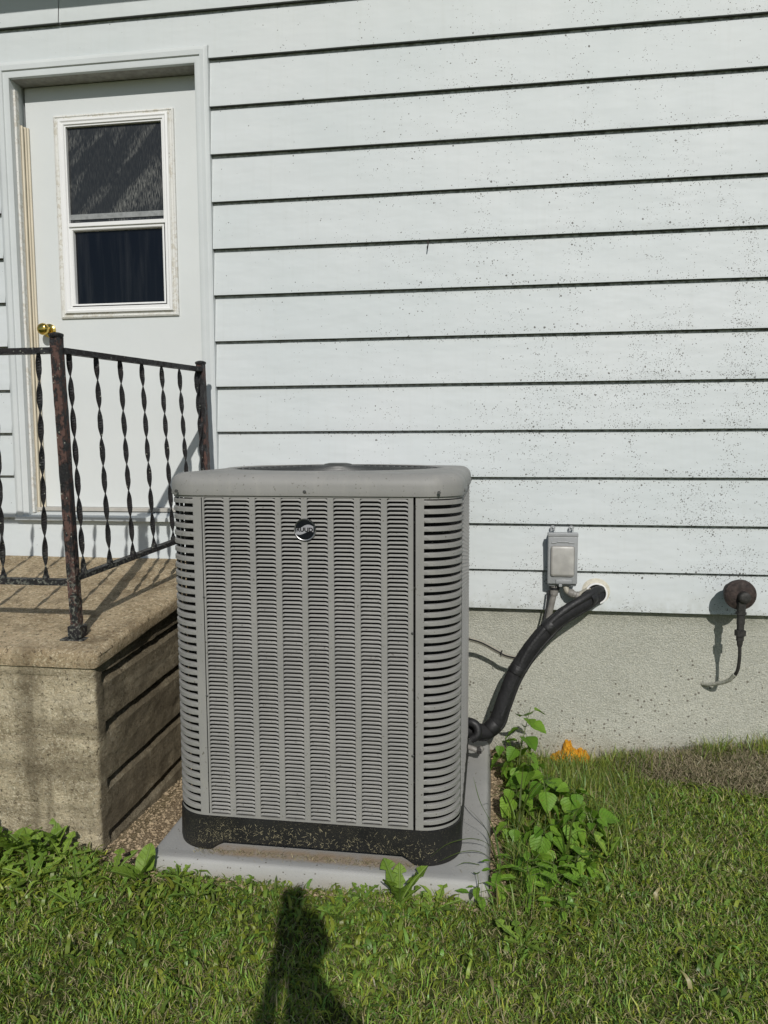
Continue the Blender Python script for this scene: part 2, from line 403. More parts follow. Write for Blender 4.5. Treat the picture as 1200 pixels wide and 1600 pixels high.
# ------------------------------------------------------------------ ground
def gz(x, y):
    z = 0.0
    if x > .2:   # bank by the foundation at the right
        k = min(1, max(0, (y+.75)/.75)); k = k*k*(3-2*k)
        z += k*(-.035+.10*min(1, max(0, (x-.5)/.8)))
    z += .012*mn.noise(Vector((x*2.1, y*2.1, 0)))+.006*mn.noise(Vector((x*9, y*9, 3)))
    if -1.33 < x < .12 and -1.2 < y: z -= .006
    if -1.5 < x < .2 and -1.5 < y < -1.13: z += (.022-.012*min(1, max(0, (x+1.1)/1.1)))*max(0, 1-abs(y+1.25)/.25)
    return z
def ground():
    def ax(lo, hi, step, far):
        c = list(np.arange(lo, hi+1e-6, step)); a = []; d = step; q = lo
        while q > -far: d *= 1.35; q -= d; a.append(q)
        b = []; d = step; q = hi
        while q < far: d *= 1.35; q += d; b.append(q)
        return a[::-1]+c+b
    xs = ax(-3.2, 2.6, .04, 400); ys = ax(-4.4, .24, .04, 400)
    P = [[(x, y, gz(x, y) if abs(x) < 8 and abs(y) < 8 else 0) for x in xs] for y in ys]
    m = MB().grid(P); o = m.build('ground', MAT['soil'], smooth=60); tag(o, kind='structure')
    a = o.data.attributes.new('cover', 'FLOAT', 'POINT')
    vals = []
    for x, y, z in m.v:
        c = 0
        e = .05*nz(x, y, 5, 9)
        if -1.45+e < x < .115+e and y > -1.19: c = 1
        if -1.30 < x < -.05 and -1.24-e*.6 < y <= -1.19: c = 1
        if -2.6 < x < -1.3 and -1.15+e < y: c = .8
        if .1 < x < .9 and y > -.1+e: c = .35
        vals.append(c)
    a.data.foreach_set('value', vals)
ground()

# ------------------------------------------------------------------ house
S = .2159; ZL = lambda k: .884+(12-k)*S
house = thing('house', 'white lap sided house with a recessed back door and grey stucco foundation', 'house', (0, 0, 0))
YL, YT = -.021, .001
def board(x0, x1, z0, z1, bottom_lip=True, dy=0., lip_z=None, label=None):
    n = max(2, int((x1-x0)/.09)); zb = lip_z if lip_z is not None else z0
    # plane runs from lip at zb (y=YL) to zb+S (y=YT)
    def yat(z): return YL+(YT-YL)*(z-zb)/S
    rows = []
    zs = [z0+.0028]+[z0+(z1-z0)*t for t in (.2, .45, .7, .9)]+[z1+.008]
    prof = []
    if bottom_lip: prof += [(YT+.001, z0+.002), (YL+.0015, z0), (YL+.0003, z0+.0009)]
    for z in zs: prof.append((yat(z), z))
    P = []
    for y, z in prof:
        r = []
        for i in range(n+1):
            x = x0+(x1-x0)*i/n
            wv = .0011*nz(x*1.3, 0, zb*3+z*2, 2.3)+.0005*nz(x, 0, z, 9)
            zz = .0006*nz(x, 0, zb, 3) if z < z0+.004 else 0
            r.append((x, y+wv+dy, z+zz))
        P.append(r)
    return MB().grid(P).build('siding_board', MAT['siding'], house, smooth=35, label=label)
XR = 3.2; XL = -3.9; DL, DR = -2.415, -1.325
board(XL, XR, ZL(-2), 3.907)
board(XL, -2.069, ZL(-1), ZL(-2), dy=-.0012); board(-2.069, XR, ZL(-1), ZL(-2))
board(XL, -2.069, ZL(0), ZL(-1), dy=-.0014); board(-2.066, XR, ZL(0), ZL(-1))
for k in range(1, 13):
    z0, z1 = ZL(k), ZL(k-1)
    cuts = {3: .828, 5: .451, 8: .811, 6: -.35, 10: .2}
    if k <= 11: board(XL, DL, z0, z1)
    xl = DR if k <= 11 else XL
    if k in cuts:
        board(xl, cuts[k], z0, z1, dy=-.0012); board(cuts[k]-.003, XR, z0, z1)
    else: board(xl, XR, z0, z1)
board(DL, DR, 3.315, ZL(0), bottom_lip=False, lip_z=ZL(1), label='short siding board over the door head')
board(-1.36, XR, .699, ZL(12), lip_z=.699)
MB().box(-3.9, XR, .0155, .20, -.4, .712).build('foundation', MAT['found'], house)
m = MB(); m.box(XL, DL, .012, .12, .70, 3.92); m.box(DR, XR, .012, .12, .712, 3.92); m.box(DL, DR, .012, .12, .712, 1.09); m.box(DL, DR, .012, .12, 3.30, 3.92)
m.box(XL, XL+.1, .12, 6, .0, 3.92); m.box(XR-.1, XR, .12, 6, .0, 3.92); m.box(XL, XR, 6, 6.1, 0, 3.92)
m.build('wall_sheathing', MAT['soffit'], house)
MB().box(XL, XR, -.50, .0, 3.907, 3.925).build('soffit', MAT['soffit'], house)
MB().bev(XL, XR, -.53, -.501, 3.90, 4.06, .004).build('fascia', MAT['soffit'], house)
g = [(-.535, 4.05), (-.64, 4.05), (-.645, 4.03), (-.63, 3.99), (-.60, 3.955), (-.535, 3.95)]
MB().grid([[(x, y, z) for y, z in g] for x in (XL, XR)]).build('gutter', MAT['soffit'], house)
MB().add([(XL, -.58, 4.065), (XR, -.58, 4.065), (XR, 3, 5.6), (XL, 3, 5.6), (XL, -.58, 4.09), (XR, -.58, 4.09), (XR, 3, 5.63), (XL, 3, 5.63)],
         [(0, 3, 2, 1), (4, 5, 6, 7), (0, 1, 5, 4), (2, 3, 7, 6), (1, 2, 6, 5), (0, 4, 7, 3)]).build('roof', MAT['shingle'], house)
# casing: mitred profile
def casing():
    ins = [(-.0, -.004), (.0, -.024), (.010, -.027), (.028, -.027), (.031, -.034), (.052, -.036), (.066, -.030), (.071, -.026), (.072, -.001)]
    m = MB(); z0 = 1.098
    zin = 3.242; xl, xr = -2.338, -1.392
    P = []
    for d, y in ins: P.append([(xl-d, y, z0), (xl-d, y, zin+d), (xr+d*.92, y, zin+d), (xr+d*.92, y, z0)])
    m.grid(P)
    # butt ends
    return m.build('door_casing', MAT['trim'], house, smooth=25)
casing()
# jambs / header inside the recess
MB().box(-2.410, -2.338, -.004, .115, 1.095, 3.31).build('door_jamb', MAT['trim'], house)
MB().box(-1.392, -1.330, -.004, .115, 1.095, 3.31).build('door_jamb', MAT['trim'], house)
MB().box(-2.338, -1.392, -.004, .115, 3.242, 3.31).build('door_head', plain('old_wood_paint', (.30, .29, .265), .8, var=.2, scale=40, bump=.002), house)
# stop strips on the left jamb
MB().bev(-2.3375, -2.326, .004, .030, 1.125, 3.20, .001).build('jamb_strip', MAT['chipped'], house, label='chipped white wood strip')
m = MB(); pr = [(.028, .0), (.028, .012), (.036, .012), (.038, .019), (.046, .019), (.048, .014), (.056, .014), (.058, .024), (.068, .024), (.070, .031), (.077, .031), (.0775, 0)]
m.grid([[(-2.3375+d, y, z) for y, d in pr] for z in (1.120, 3.045)]); m.build('weather_strip', MAT['beige'], house, label='beige fluted vinyl strip beside the door')
# sill
m = MB(); m.add([(-2.41, -.038, 1.090), (-1.33, -.038, 1.090), (-1.33, -.038, 1.108), (-2.41, -.038, 1.108), (-1.33, .112, 1.146), (-2.41, .112, 1.146), (-1.33, .112, 1.09), (-2.41, .112, 1.09)],
      [(0, 1, 2, 3), (3, 2, 4, 5), (0, 7, 6, 1)]); m.build('door_sill', MAT['trim'], house)
MB().bev(-2.338, -1.392, .030, .079, 1.1325, 1.150, .002).build('threshold', plain('threshold_wood', (.42, .40, .36), .6, var=.1), house)
# interior
m = MB(); m.box(-3.3, -.8, 2.2, 2.25, 1.0, 3.6); m.box(-3.3, -.8, .2, 2.2, 1.0, 1.05); m.box(-3.3, -.8, .2, 2.2, 3.55, 3.6); m.box(-3.35, -3.3, .13, 2.2, 1, 3.6); m.box(-.8, -.75, .13, 2.2, 1, 3.6)
m.build('dark_room', MAT['dark'], house)
# door with window cut out
door = thing('door_tmp', None, None); bpy.data.objects.remove(door)
def ring_frame(x0, x1, z0, z1, prof, name, mat, parent, **k):
    m = MB(); P = []
    for d, y in prof: P.append([(x0+d, y, z0+d), (x1-d, y, z0+d), (x1-d, y, z1-d), (x0+d, y, z1-d), (x0+d, y, z0+d)])
    return m.grid(P[::-1]).build(name, mat, parent, smooth=25, **k)
wx0, wx1, wz0, wz1 = -2.173, -1.544, 2.108, 3.093
dm = MB(); x0, x1, z0, z1 = -2.325, -1.398, 1.1505, 3.238; yd, yb = .080, .122
fx = [x0, wx0+.03, wx1-.03, x1]; fz = [z0, wz0+.03, wz1-.03, z1]
for i in range(3):
    for j in range(3):
        if i == 1 and j == 1: continue
        for y, rev in ((yd, 0), (yb, 1)):
            q = [(fx[i], y, fz[j]), (fx[i+1], y, fz[j]), (fx[i+1], y, fz[j+1]), (fx[i], y, fz[j+1])]
            dm.add(q[::-1] if rev else q, [(0, 1, 2, 3)])
dm.add([(x0, yd, z0), (x0, yb, z0), (x0, yb, z1), (x0, yd, z1)], [(0, 1, 2, 3)]); dm.add([(x0, yd, z1), (x0, yb, z1), (x1, yb, z1), (x1, yd, z1)], [(0, 1, 2, 3)])
dm.add([(x1, yd, z1), (x1, yb, z1), (x1, yb, z0), (x1, yd, z0)], [(0, 1, 2, 3)])
door = dm.build('door', MAT['door'], house)
ring_frame(wx0, wx1, wz0, wz1, [(0, .079), (.001, .070), (.008, .066), (.012, .070), (.020, .070), (.024, .064), (.032, .066), (.034, .078)], 'window_moulding', MAT['chipped'], door)
ring_frame(wx0+.032, wx1-.027, wz0+.026, wz1-.022, [(0, .080), (0, .058), (.010, .056), (.016, .060), (.026, .060), (.030, .066), (.035, .066), (.036, .110)], 'window_frame', MAT['vinyl'], door)
MB().bev(-2.106, -1.598, .058, .085, 2.553, 2.572, .002).build('meeting_rail', MAT['vinyl'], door)
ring_frame(-2.106, -1.602, 2.162, 2.553, [(0, .078), (.0, .066), (.012, .066), (.016, .070), (.018, .092)], 'lower_sash', MAT['vinyl'], door)
MB().box(-2.088, -1.616, .088, .092, 2.175, 2.55).build('glass_pane', MAT['glass'], door, label='bare dark lower pane')
MB().box(-2.106, -1.600, .0815, .0825, 2.572, 3.032).build('glass_pane', MAT['screen'], door, label='upper pane behind dusty insect screen')
MB().bev(-2.106, -1.600, .076, .0810, 2.592, 2.618, .001).build('inner_sash_rail', plain('screened_rail', (.25, .26, .26), .6, var=.2, scale=60), door)
kb = MB().lathe((-2.245, .080, 2.052), (0, -1, 0), [(0, .034), (.006, .034), (.010, .028), (.012, .014), (.035, .012), (.040, .020), (.048, .028), (.060, .030), (.070, .026), (.076, .016), (.077, .004)], 28)
kb.build('door_knob', MAT['brass'], door, smooth=50)

tw = MB().tube(spline([(-.300, -.024, 2.388), (-.299, -.030, 2.372), (-.303, -.026, 2.350)], 4), [.003]*8+[.0015], 6).build('twig', MAT['rust'], None, smooth=60)
tag(tw, 'tiny dark twig caught under a siding lap in the middle of the wall', 'twig')

# ------------------------------------------------------------------ concrete stoop
stoop = thing('concrete_stoop', 'weathered tan concrete stoop with grooved side wall below the back door', 'stoop', (-1.9, -.55, 0))
def side_x(y): return -1.386+(y+1.1)*(.068/1.12)
def stoop_wall():
    gro = [(.606, .652), (.418, .469), (.207, .253), (.001, .053)]      # ledge bottom z, dark top z at the front (y=-1.04)
    zs = set(np.round(np.arange(-.25, .745, .014), 4))
    for a, b in gro: zs |= {round(a, 4), round(a+.004, 4), round(b-.017, 4), round(b-.013, 4), round(b-.002, 4), round(b, 4), round((a+b)/2, 4)}
    zs = sorted(zs)
    # path: front face from x=-3.6 to the corner, then along the side
    path = []; xc = side_x(-1.1); r = .02
    for x in list(np.arange(-3.6, xc-r-.01, .022)): path.append((x, -1.1, 0, -1, None))
    for a in np.linspace(0, math.pi/2, 5): path.append((xc-r+r*math.sin(a), -1.1+r-r*math.cos(a), math.sin(a), -math.cos(a), None))
    for y in [-1.06, -1.045, -1.040, -1.034]+list(np.arange(-1.02, 0.01, .022)): path.append((side_x(y), y, 1, 0, y))
    P = []
    for z in zs:
        row = []
        for (x, y, nx, ny, s) in path:
            d = 0
            sh = 0
            if s is not None:
                sh = .085*(y+1.04)*(1 if z < .66 else 1+(z-.66)/.07*.7)
                if y >= -1.0405:
                    k = min(1, (y+1.0405)/.006)
                    for a, b in gro:
                        a2, b2 = a, b
                        if a2 < z < b2: d = -k*(.022*min((z-a2)/(b2-.017-a2), 1)+.014*max(0, min(1, (z-(b2-.017))/.004)))
                        if z >= b2: pass
            else: sh = 0
            rough = .0030*nz(x, y, z, 30)+.0045*nz(x, y, z, 8)-.008*max(0, nz(x, y, z, 15)-.42)*2
            if s is None:
                for zl in (.645, .42, .17): rough -= .0065*max(0, 1-abs(z-zl-.006*nz(x, 0, 0, 3))/.008)*max(0, min(1, .55+1.6*nz(x, 0, zl, 5)))
                rough += .004*nz(x*.4, 0, round(z/.2), 3)
            else:
                for zl in (.545, .34, .13): rough += .003*max(0, 1-abs(z-zl)/.007)
            row.append((x+nx*(d+rough), y+ny*rough, z+(sh if z > -.2 else 0)))
        P.append(row)
    m = MB().grid(P)
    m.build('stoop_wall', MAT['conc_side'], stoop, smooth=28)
stoop_wall()
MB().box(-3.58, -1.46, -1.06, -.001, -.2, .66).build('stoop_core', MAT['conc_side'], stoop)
def stoop_slab():
    ztop = lambda y: .905+.145*y
    th = lambda y: .060
    xe = lambda y: -1.372+(y+1.12)*(.085/1.12); yf = -1.113; r = .024
    us = [0, .002, .005, .010, .016, .022, .030]+list(np.arange(.05, 2.4, .02)); vs = [0, .002, .005, .010, .016, .022, .030]+list(np.arange(.05, 1.11, .02))+[1.1235]
    P = []
    for v in vs:
        row = []
        for u in us:
            y = yf+v; dx, dy = max(r-u, 0), max(r-v, 0); t = math.hypot(dx, dy)
            if t > r: dx, dy = dx*r/t, dy*r/t; t = r
            uu = r-dx if dx > 0 else u; vv = r-dy if dy > 0 else v
            y = yf+vv; x = xe(y)-uu
            wob = .004*nz(x, y, 0, 6)
            drop = r-math.sqrt(max(0, r*r-t*t))
            row.append((x+(wob if u < .03 else 0), y+(wob if v < .03 else 0), ztop(y)-drop*.9+.0025*nz(x, y, 1, 14)+.0015*nz(x, y, 1, 40)))
        P.append(row)
    m = MB().grid([r_[::-1] for r_ in P])
    # skirts: along side (u=0) and along front (v=0)
    def skirt(line, inward):
        rows = [[], [], [], []]
        for p in line:
            zb = ztop(p[1])-th(p[1])
            for i, (f, ins) in enumerate(((0, 0), (.5, .0), (1, .004), (1, .06))):
                z = p[2]+(zb-p[2])*f
                q = .003*nz(p[0], p[1], z, 15)
                rows[i].append((p[0]-inward[0]*ins+inward[2]*q, p[1]-inward[1]*ins+inward[3]*q if True else 0, z))
        return rows
    side = [r_[0] for r_ in P]; front = P[0]
    a = skirt(side, (1, 0, 1, 0)); m.grid([x[::-1] for x in a]) ; b = skirt(front, (0, -1, 0, 1)); m.grid(b)
    bm = bmesh.new(); me = bpy.data.meshes.new('t'); me.from_pydata(m.v, [], m.f); bm.from_mesh(me); bmesh.ops.remove_doubles(bm, verts=bm.verts, dist=.0004); bmesh.ops.recalc_face_normals(bm, faces=bm.faces)
    MB().frombm(bm).build('stoop_slab', MAT['conc_top'], stoop, smooth=50)
stoop_slab()

# ------------------------------------------------------------------ iron railing
rail = thing('iron_railing', 'old black iron railing with twisted balusters and peeling paint on the stoop', 'railing', (-1.5, -.98, .76))
slabz = lambda y: .905+.145*y
def sqbar(p, q, w_, t_, up=(0, 0, 1), tw=0, n=1, name='bar', rad=None):
    p, q = Vector(p), Vector(q); ax = (q-p).normalized(); u = Vector(up); u = (u-ax*u.dot(ax)).normalized(); v = ax.cross(u)
    base = []; m = MB()
    for i in range(n+1):
        c = p.lerp(q, i/n); a = tw*i/n; cu = u*math.cos(a)+v*math.sin(a); cv = -u*math.sin(a)+v*math.cos(a)
        k = .0012
        base.append([c+cu*(sx*w_/2)+cv*(sy*t_/2)+Vector((k*nz(*(c*30)), k*nz(*(c*31)), 0)) for sx, sy in ((1, 1), (-1, 1), (-1, -1), (1, -1), (1, 1))])
    m.grid(base); m.add([x for x in base[0][:4]], [(3, 2, 1, 0)]); m.add([x for x in base[-1][:4]], [(0, 1, 2, 3)])
    return m
PA, PAt = Vector((-1.512, -.986, .752)), Vector((-1.514, -1.038, 1.846))
PB, PBt = Vector((-1.316, -.175, .875)), Vector((-1.334, -.185, 1.838))
for a, b in ((PA, PAt), (PB, PBt)):
    m = sqbar(a, b, .033, .033, (1, 0, 0), 0, 60); p_ = m.build('post', MAT['ironpost'], rail)
    ax = (b-a).normalized()
    MB().lathe(b, ax, [(-.002, .021), (.003, .025), (.010, .025), (.013, .019), (.016, .008)], 16).build('post_cap', MAT['iron'], p_, smooth=40)
    MB().bev(a.x-.050, a.x+.045, a.y-.040, a.y+.040, a.z-.008, a.z+.010, .003).build('base_plate', MAT['iron'], p_)
    MB().bev(a.x-.026, a.x+.026, a.y-.026, a.y+.026, a.z+.010, a.z+.055, .004).build('socket', MAT['iron'], p_)
rtA, rtB = Vector((-1.508, -1.016, 1.801)), Vector((-1.334, -.195, 1.814))
rbA, rbB = Vector((-1.505, -.992, .985)), Vector((-1.322, -.185, 1.072))
sqbar(rtA, rtB, .020, .034, (0, 0, 1), 0, 40).build('top_rail', MAT['iron'], rail)
sqbar(rbA, rbB, .018, .030, (0, 0, 1), 0, 40).build('bottom_rail', MAT['iron'], rail)
ftA, ftB = Vector((-1.52, -1.020, 1.802)), Vector((-3.4, -1.020, 1.800))
fbA, fbB = Vector((-1.53, -.992, .968)), Vector((-3.4, -.992, .962))
sqbar(ftA, ftB, .020, .034, (0, 0, 1), 0, 90).build('top_rail', MAT['iron'], rail)
sqbar(fbA, fbB, .022, .032, (0, 0, 1), 0, 90).build('bottom_rail', MAT['iron'], rail)
def baluster(a, b, ph):
    m = sqbar(a, b, .0195, .0045, (math.cos(ph), math.sin(ph), 0), math.pi*7.3, 84)
    m.lathe(a, (Vector(b)-Vector(a)), [(-.006, .013), (.010, .012), (.018, .006)], 8)
    m.build('baluster', MAT['iron'], rail)
k = 0
for yt in (-.985, -.852, -.724, -.597, -.472, -.350, -.228):
    t = (yt-rtA.y)/(rtB.y-rtA.y); yb2 = yt+.030+.012*t
    tb = (yb2-rbA.y)/(rbB.y-rbA.y)
    baluster(rbA.lerp(rbB, tb)+Vector((0, 0, .010)), rtA.lerp(rtB, t)-Vector((0, 0, .008)), .3+k*.15); k += 1
for i in range(10):
    x = -1.625-.172*i; baluster((x, -.992, .978), (x+.028, -1.020, 1.793), .8+i*.2)
# left end post of the front run
sqbar((-3.42, -.99, .76), (-3.42, -1.02, 1.84), .038, .038, (1, 0, 0), 0, 10).build('post', MAT['iron'], rail)

# ------------------------------------------------------------------ equipment pad
pad = MB()
def pad_mesh():
    cx, cy = -.5775, -.640; hx, hy = .5745, .580; r = .016; R = .02
    def outline(ins, z, n=12):
        pts = []
        for (sx, sy, a0) in ((1, 1, 0), (-1, 1, 90), (-1, -1, 180), (1, -1, 270)):
            for i in range(5):
                a = math.radians(a0+i*22.5); rr = max(R-ins*.0, .004)
                pts.append((cx+sx*(hx-ins-rr)+rr*math.cos(a), cy+sy*(hy-ins-rr)+rr*math.sin(a)))
        # subdivide edges
        out = []
        for i, p in enumerate(pts):
            q = pts[(i+1) % len(pts)]; L = math.dist(p, q); k = max(1, int(L/.05))
            for j in range(k): out.append((p[0]+(q[0]-p[0])*j/k, p[1]+(q[1]-p[1])*j/k))
        return out
    rings = []
    for ins, z in ((-.014, -.06), (-.010, .005), (-.006, .035), (-.004, .052)): rings.append((ins, z))
    for a in (0, 22, 45, 68, 90): rings.append((r-r*math.cos(math.radians(a)), .059+r*math.sin(math.radians(a))))
    rings += [(.04, .0752), (.05, .0735)]
    N = None; base = []
    for ins, z in rings:
        o_ = outline(ins, z)
        if N is None: N = len(o_)
        # resample to N by index
        if len(o_) != N:
            o_ = [o_[int(i*len(o_)/N)] for i in range(N)]
        base.append([(x+.0012*nz(x, y, z, 8), y+.0012*nz(x, y, z, 9), z+.0012*nz(x, y, 0, 5)-.02*max(0, x+.6)*0) for x, y in o_])
    m = MB()
    b0 = 0
    for rg in base: m.v += rg
    for i in range(len(base)-1):
        for k_ in range(N): m.f.append((i*N+k_, i*N+(k_+1) % N, (i+1)*N+(k_+1) % N, (i+1)*N+k_))
    m.f.append(tuple((len(base)-1)*N+k_ for k_ in range(N)))
    return m
_outline_fix = True
o = pad_mesh().build('equipment_pad', MAT['pad'], None, smooth=40)
tag(o, 'light grey composite slab lying on the soil under the air conditioner', 'pad')

# ------------------------------------------------------------------ air conditioner
X0, X1, Y0, Y1 = -1.094, -.097, -1.145, -.145
RC = .128
ac = thing('air_conditioner', 'large grey central air conditioner with louvered sides and black base on its pad', 'air conditioner', ((X0+X1)/2, (Y0+Y1)/2, .075))
cx, cy = (X0+X1)/2, (Y0+Y1)/2
def rsq(off=0., nS=24, nC=12):   # closed rounded-square outline, counter clockwise, constant vertex count
    hx, hy = (X1-X0)/2+off, (Y1-Y0)/2+off; r = max(RC+off, .02); pts = []
    for sx, sy, a0 in ((1, 1, 0), (-1, 1, 90), (-1, -1, 180), (1, -1, 270)):
        for i in range(nC+1):
            a = math.radians(a0+90*i/nC); pts.append((cx+sx*(hx-r)+r*math.cos(a), cy+sy*(hy-r)+r*math.sin(a)))
    out = []
    for i, p in enumerate(pts):
        out.append(p)
        if i % (nC+1) == nC:
            q = pts[(i+1) % len(pts)]
            for j in range(1, nS): out.append((p[0]+(q[0]-p[0])*j/nS, p[1]+(q[1]-p[1])*j/nS))
    return out
def loft(m, rings, close=True):
    N = len(rings[0]); b = len(m.v)
    for rg in rings: m.v += [tuple(p) for p in rg]
    for i in range(len(rings)-1):
        for k_ in range(N): m.f.append((b+i*N+k_, b+i*N+(k_+1) % N, b+(i+1)*N+(k_+1) % N, b+(i+1)*N+k_))
# base with feet
m = MB(); rings = []
def footz(x, y):
    d = max(min(abs(x-X0), abs(x-X1)), min(abs(y-Y0), abs(y-Y1)))
    d = min(max(abs(x-cx), 0), 9), min(max(abs(y-cy), 0), 9)
    e = min(d) # distance along the side from its centre
    t = (e-.315)/.045; t = max(0, min(1, t)); t = t*t*(3-2*t)
    return .108-.0335*t
for off, zf in ((-.004, 'in'), (.004, 0), (.006, .01), (.004, 'top'), (-.004, 'top2')):
    rg = []
    for x, y in rsq(off, 40, 14):
        zb = footz(x, y)
        z = {'in': zb, 0: zb, .01: zb+.012, 'top': .192, 'top2': .195}[zf]
        rg.append((x, y, z))
    rings.append(rg)
inner = [(cx+(x-cx)*.94, cy+(y-cy)*.94, z) for x, y, z in rings[0]]
loft(m, [[(x, y, .19) for x, y, z in inner], inner]+rings)
m.build('base_tray', MAT['base'], ac, smooth=40)
# coil / dark inside
m = MB(); loft(m, [[(x, y, z) for x, y in rsq(-.034)] for z in (.12, 1.33)]); m.build('condenser_coil', MAT['coil'], ac, smooth=40)
MB().box(X0+.08, X1-.08, Y0+.08, Y1-.08, .11, .125).build('bottom_pan', MAT['dark'], ac)
# louver panels
ZB, ZT = .196, 1.304
PWID = .712; pitch = .0876; lw = .067; rows = 80; rp = (ZT-.010-(ZB+.008))/rows
def hood_pts(u0, zt, lod=True):  # local panel coords: (u, out, z)
    us = (0, .05, .13, .5, .87, .95, 1) if lod else (0, .1, .5, .9, 1)
    ks = (0, .62, 1, 1, 1, .62, 0) if lod else (0, .9, 1, .9, 0)
    pr = ((-.002, -.0004), (-.0018, -.0034), (.0006, -.0052), (.0042, -.0061), (.0038, -.0068))
    return [[(u0+lw*u, k_*max(o_, 0)+min(o_, 0), zt+dz-.0036*(1-k_)) for u, k_ in zip(us, ks)] for j, (o_, dz) in enumerate(pr)]
lm = MB().grid([r_[::-1] for r_ in hood_pts(0, 0)]); lme = bpy.data.meshes.new('louver')
lme.from_pydata([(u, -o_, z) for u, o_, z in lm.v], [], [f[::-1] for f in lm.f]); lme.materials.append(MAT['grey'])
for p in lme.polygons: p.use_smooth = True
lme.update()
sides = {  # origin at panel left edge seen from outside, u direction, outward
    'front': (Vector((-.957, Y0, 0)), Vector((1, 0, 0)), Vector((0, -1, 0))),
    'right': (Vector((X1, Y0+.144, 0)), Vector((0, 1, 0)), Vector((1, 0, 0))),
    'back': (Vector((X1-.144, Y1, 0)), Vector((-1, 0, 0)), Vector((0, 1, 0))),
    'left': (Vector((X0, Y1-.144, 0)), Vector((0, -1, 0)), Vector((-1, 0, 0)))}
col0 = .0125
acO = Vector(ac.location); cnt = 0; rest = MB()
for sname, (o0, ud, od) in sides.items():
    pm = MB()
    def T(u, out, z): q = o0+ud*u+od*out; return (q.x, q.y, z)
    edges = [0.002]+[e for c in range(8) for e in (col0+c*pitch, col0+c*pitch+lw)]+[PWID-.002]
    for i in range(0, len(edges), 2):
        a, b = edges[i], edges[i+1]
        pm.grid([[T(a, -.006, z), T(a+.0006, 0, z), T(b-.0006, 0, z), T(b, -.006, z)] for z in (ZB, ZT)][::-1])
    pm.grid([[T(u, o_, z) for u in (0.002, PWID-.002)] for o_, z in ((-.006, ZT-.009), (.0002, ZT-.009), (.0002, ZT))][::-1])
    pm.grid([[T(u, o_, z) for u in (0.002, PWID-.002)] for o_, z in ((.0002, ZB), (.0002, ZB+.007), (-.006, ZB+.007))][::-1])
    pm.build('louver_panel', MAT['grey'], ac)
    for r_ in range(rows):
        zt = ZT-.010-r_*rp
        for c in range(8):
            u0 = col0+c*pitch
            if sname == 'front' and cnt < 296:
                lo = bpy.data.objects.new('louver', lme); C.objects.link(lo); lo.parent = ac
                lo.location = Vector(T(u0, 0, zt))-acO; lo.rotation_euler = (random.gauss(0, .02), random.gauss(0, .003), 0); cnt += 1
            else:
                rest.grid([[T(*p) for p in rw][::-1] for rw in hood_pts(u0, zt+random.gauss(0, .00012), sname in ('front',))])
ro = rest.build('louver', MAT['grey'], ac, smooth=60); ro['kind'] = 'stuff'
# corner grilles: frame strips and curved slats
CZB = ZB+.008; nsl = 39; cp = (ZT-.012-CZB)/nsl
for (sx, sy, a0) in ((1, -1, 270), (-1, -1, 180), (-1, 1, 90), (1, 1, 0)):
    c0 = Vector((cx+sx*((X1-X0)/2-RC), cy+sy*((Y1-Y0)/2-RC), 0))
    a0r = math.radians(a0)
    nA = Vector((math.cos(a0r), math.sin(a0r), 0)); nB = Vector((-math.sin(a0r), math.cos(a0r), 0))
    # path param s: flat lead (seam side) - arc - flat lead ; going ccw
    def path(s, off=0):
        fl = .144-RC; arc = RC*math.pi/2
        if s < fl: return c0+nA*(RC+off)-nB*(fl-s)
        if s > fl+arc: return c0+nB*(RC+off)-nA*(s-fl-arc)
        t = (s-fl)/RC; return c0+(nA*math.cos(t)+nB*math.sin(t))*(RC+off)
    Lt = 2*(.144-RC)+RC*math.pi/2
    st = .030 ; s0, s1 = st, Lt-st*.72
    if sx > 0 and sy < 0: s0, s1 = .028, Lt-.014
    if sx < 0 and sy < 0: s0, s1 = .040, Lt-.034
    fm = MB()
    def strip(a, b, z0, z1, n):
        fm.grid([[tuple(path(a+(b-a)*i/n)[:2])+(z,) for i in range(n+1)] for z in (z1, z0)])
    strip(.0015, s0, ZB, ZT, 4); strip(s1, Lt-.0015, ZB, ZT, 4); strip(s0, s1, ZT-.010, ZT, 14); strip(s0, s1, ZB, ZB+.010, 14)
    fr = fm.build('corner_frame', MAT['grey'], ac, smooth=40)
    sm = MB(); prof = ((-.009, .0090), (-.0014, .0078), (.0003, .0070), (.0008, .0062), (.0008, -.0060), (.0002, -.0067), (-.004, -.0069))
    P = []
    nseg = 16
    for j, (o_, z) in enumerate(prof):
        rr = []
        for i in range(nseg+1):
            s_ = s0-.001+(s1-s0+.002)*i/nseg; ke = min(1, min(i, nseg-i)/1.5)
            q = path(s_, o_*ke-(.0008 if ke < 1 else 0)); rr.append((q.x, q.y, z))
        P.append(rr)
    sm.grid(P)
    sl0 = None
    for k_ in range(nsl):
        zc = CZB+cp*(k_+.62)
        if sl0 is None:
            sl0 = sm.build('corner_slat', MAT['grey'], ac, smooth=24)
            for v in sl0.data.vertices: v.co.z += acO.z
            sl0.location = (0, 0, zc-acO.z)
        else:
            c_ = sl0.copy(); C.objects.link(c_); c_.parent = ac; c_.location = (0, 0, zc-acO.z)
